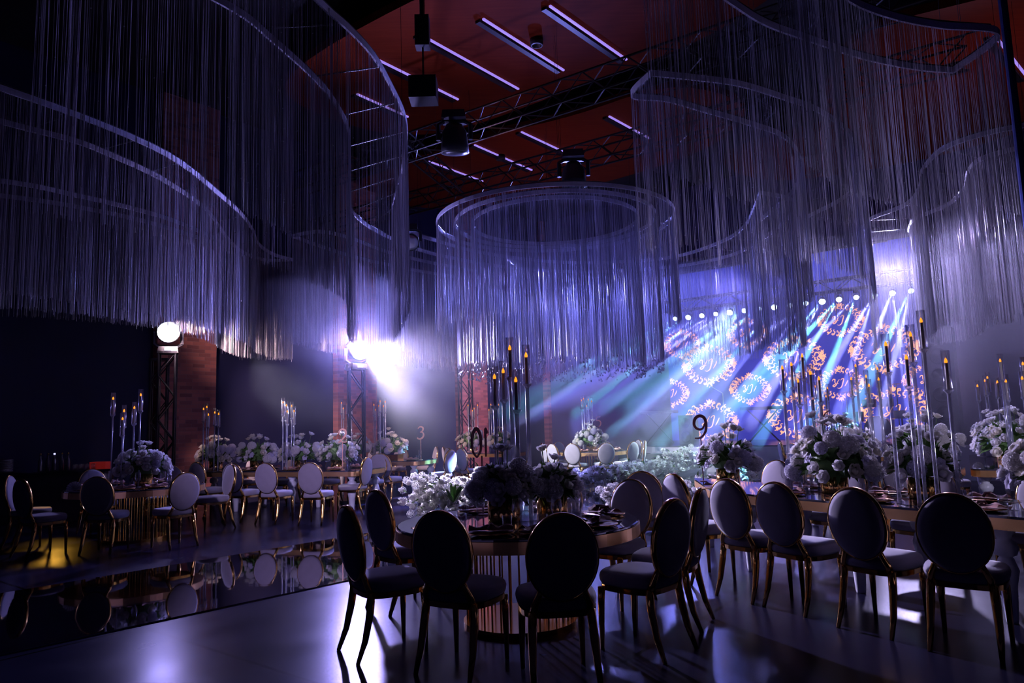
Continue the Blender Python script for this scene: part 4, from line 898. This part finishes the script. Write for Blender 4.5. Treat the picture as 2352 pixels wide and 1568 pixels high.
# ------------------------------------------------------------------ table number signs
def glyph(ch):
    return {'2': [([(-.055, .15), (-.045, .20), (0, .225), (.05, .20), (.055, .14), (.02, .08), (-.03, .03), (-.065, 0)], .018, .03), ([(-.065, .005), (-.02, .016), (.03, .004), (.07, .012)], .02, .012)],
            '3': [([(-.05, .19), (-.01, .225), (.04, .21), (.045, .17), (.02, .135), (-.01, .125)], .012, .03), ([(-.01, .125), (.04, .115), (.055, .07), (.03, .02), (-.02, .0), (-.06, .012), (-.05, .03)], .012, .032)],
            '4': [([(.035, .24), (-.07, .07), (.075, .07)], .014, .016), ([(.035, .24), (.03, .1), (.03, 0)], .016, .022)],
            '5': [([(.055, .235), (-.03, .225), (-.04, .14)], .018, .014), ([(-.04, .14), (.01, .15), (.055, .11), (.05, .04), (.0, .0), (-.06, .015)], .012, .03)],
            '6': [([(.06, .23), (-.01, .2), (-.055, .12), (-.05, .04), (0, 0), (.05, .03), (.055, .08), (.01, .125), (-.045, .09)], .012, .03)],
            '9': [([(.05, .16), (.02, .10), (-.03, .10), (-.06, .145), (-.045, .205), (.0, .232), (.045, .21), (.06, .15), (.05, .07), (.0, .01), (-.06, .005)], .014, .032)],
            '1': [([(-.02, .19), (.01, .225), (.01, .12), (.01, 0)], .016, .024)],
            '0': [([(0, 0), (-.05, .05), (-.058, .12), (-.045, .19), (0, .23), (.045, .19), (.058, .12), (.05, .05), (0, 0)], .012, .03)]}[ch]
def number(txt, x, y, zb, H, rz, label, z=.76, mat='copper'):
    t = thing('table_number', label, 'table number', (x, y, z), rz); b = MB(); k = H/.235
    for i, ch in enumerate(txt):
        ox = (i-(len(txt)-1)/2)*.13*k
        for pts, w0, w1 in glyph(ch):
            c = crom([(p[0]*k+ox, 0, p[1]*k+zb-z) for p in pts], 6) if len(pts) > 3 or ch != '4' else [Vector((p[0]*k+ox, 0, p[1]*k+zb-z)) for p in pts]
            n = len(c); stroke(b, c, [(w0+(w1-w0)*math.sin(PI*j/(n-1)))*k for j in range(n)], .008)
    b.build('numeral', M[mat], t); MB().box((0, 0, (zb-z)/2+.005), (.012, .008, zb-z+.01)).build('stick', M[mat], t); MB().lathe([(.045, 0), (.045, .006), (0, .008)], 18).build('foot', M[mat], t)
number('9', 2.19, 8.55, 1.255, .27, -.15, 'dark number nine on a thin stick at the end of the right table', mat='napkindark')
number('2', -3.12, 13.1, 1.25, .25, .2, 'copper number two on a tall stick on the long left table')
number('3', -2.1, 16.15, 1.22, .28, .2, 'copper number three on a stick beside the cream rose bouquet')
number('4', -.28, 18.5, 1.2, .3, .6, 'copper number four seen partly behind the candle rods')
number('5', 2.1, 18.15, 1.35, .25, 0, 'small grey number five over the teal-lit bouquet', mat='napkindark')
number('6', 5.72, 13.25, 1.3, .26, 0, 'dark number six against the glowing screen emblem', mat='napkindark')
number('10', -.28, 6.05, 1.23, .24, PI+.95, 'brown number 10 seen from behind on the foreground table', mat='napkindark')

# ------------------------------------------------------------------ small things by the left wall
t = thing('bar_counter', 'dark bar counter at the left edge behind the round table', 'counter', (-8.7, 13.2, 0), .35)
MB().box((0, 0, .43), (2.4, .6, .86)).build('body', M['bar'], t); MB().box((0, 0, .88), (2.5, .7, .04)).build('worktop', M['tabletop'], t)
R_ = Matrix.Rotation(.35, 3, 'Z'); bc = Vector((-8.7, 13.2, .90))
for k in range(12):
    tag(MB().lathe([(0, 0), (.08, 0), (.13, .014), (.132, .018), (0, .006)], 24).build('stacked_plate', M['platewhite'], None, True, loc=bc+R_ @ Vector((-.5, 0, k*.019))), 'pale plate, '+ORD[k]+' from the bottom of the stack on the bar', 'plate', 'stack of plates on the bar')
for k in range(5):
    p = bc+R_ @ Vector((.05+k*.11, .05*(k % 2), 0)); b = thing('bottle', 'dark bottle, '+ORD[k]+' from left beside the plate stack on the bar', 'bottle', p, 0, 'bottles on the bar')
    MB().lathe([(.036, 0), (.038, .01), (.038, .17), (.015, .23), (.014, .29)], 16).build('body', M['plate'], b, True); MB().lathe([(.0155, .0), (.0155, .03), (0, .031)], 12, (0, 0, .285)).build('cap', M['display'] if k == 2 else M['gold'], b, True)
for k in range(8):
    p = bc+R_ @ Vector((.62+(k % 4)*.1, -.12+(k//4)*.12, 0)); put(TU, p, 0, 'clear tumbler, '+ORD[k % 4]+' from left in the '+('front', 'back')[k//4]+' row on the bar', 'glass', 'tumblers on the bar')
p = bc+R_ @ Vector((1.0, .1, 0)); tag(MB().box((0, 0, .06), (.3, .2, .12)).box((0, -.101, .08), (.24, .004, .02)).build('glowing_box', emat('red_indicator', (1, .05, .05), .06), None, loc=p), 'small dim red-lit box at the right end of the bar', 'box')
fan = MB(); n = 20
for k in range(n+1):
    a = PI*k/n; rr = .12; yy = .012*(1 if k % 2 else -1); fan.v += [(0, yy*.2, .0), (rr*math.cos(a), yy, rr*math.sin(a))]
fan.f = [(2*k, 2*k+1, 2*k+3, 2*k+2) for k in range(n)]
tag(fan.build('fan_napkin', M['platewhite'], None, loc=(-6.15, 10.15, .762)), 'pale napkin folded into a standing half-round fan on the left table', 'napkin')
q = at(2330, 240, 6.0)
tag(MB().tube([(q.x, q.y, 0), (q.x, q.y, 8.9)], .035, 12).build('steel_pole', pmat('blue_steel', (.05, .07, .3), .4, .5)), 'thin dark blue pole rising at the upper right edge', 'pole')

# ------------------------------------------------------------------ stage haze in the beams
def haze(name, c, d, rz, dens, label):
    b = MB().box((0, 0, 0), d).build(name, bpy.data.materials.new(name)); b.location = c; b.rotation_euler = (0, 0, rz)
    mt = b.data.materials[0]; mt.use_nodes = True; nt = mt.node_tree; nt.nodes.remove(nt.nodes['Principled BSDF'])
    v = nt.nodes.new('ShaderNodeVolumeScatter'); v.inputs['Color'].default_value = (.85, .85, 1, 1); v.inputs['Density'].default_value = dens; v.inputs['Anisotropy'].default_value = .35
    nt.links.new(v.outputs[0], nt.nodes['Material Output'].inputs['Volume']); tag(b, label, 'haze', kind='stuff'); return b
hc = AX*17.0+BX*(-7.0)
haze('stage_haze', (hc.x, hc.y, 2.45), (13.0, 6.9, 4.5), ANB, .045, 'blue haze hanging in the light beams before the stage')
d_ = (AIM2-TOW2); e_ = d_.normalized(); hc = TOW2+e_*2.2
b = haze('lamp_haze', (hc.x, hc.y, 2.2), (4.8, 4.4, 4.2), math.atan2(d_.y, d_.x), .05, 'pale smoke drifting from the brightest lamp on the middle tower')
nt = b.data.materials[0].node_tree; v = [n for n in nt.nodes if n.type == 'VOLUME_SCATTER'][0]
tc = nt.nodes.new('ShaderNodeTexCoord'); dst = nt.nodes.new('ShaderNodeVectorMath'); dst.operation = 'DISTANCE'; dst.inputs[1].default_value = (-2.2, 0, .95)
mr = nt.nodes.new('ShaderNodeMapRange'); mr.interpolation_type = 'SMOOTHSTEP'; mr.inputs['From Min'].default_value = .3; mr.inputs['From Max'].default_value = 4.3; mr.inputs['To Min'].default_value = .055; mr.inputs['To Max'].default_value = 0
nz = nt.nodes.new('ShaderNodeTexNoise'); nz.inputs['Scale'].default_value = .9; nz.inputs['Detail'].default_value = 3; mm = nt.nodes.new('ShaderNodeMapRange'); mm.inputs['From Min'].default_value = .35; mm.inputs['From Max'].default_value = .65; mm.inputs['To Min'].default_value = .35
mu = nt.nodes.new('ShaderNodeMath'); mu.operation = 'MULTIPLY'
nt.links.new(tc.outputs['Object'], dst.inputs[0]); nt.links.new(dst.outputs['Value'], mr.inputs['Value']); nt.links.new(tc.outputs['Object'], nz.inputs['Vector']); nt.links.new(nz.outputs['Fac'], mm.inputs['Value'])
nt.links.new(mr.outputs[0], mu.inputs[0]); nt.links.new(mm.outputs[0], mu.inputs[1]); nt.links.new(mu.outputs[0], v.inputs['Density'])
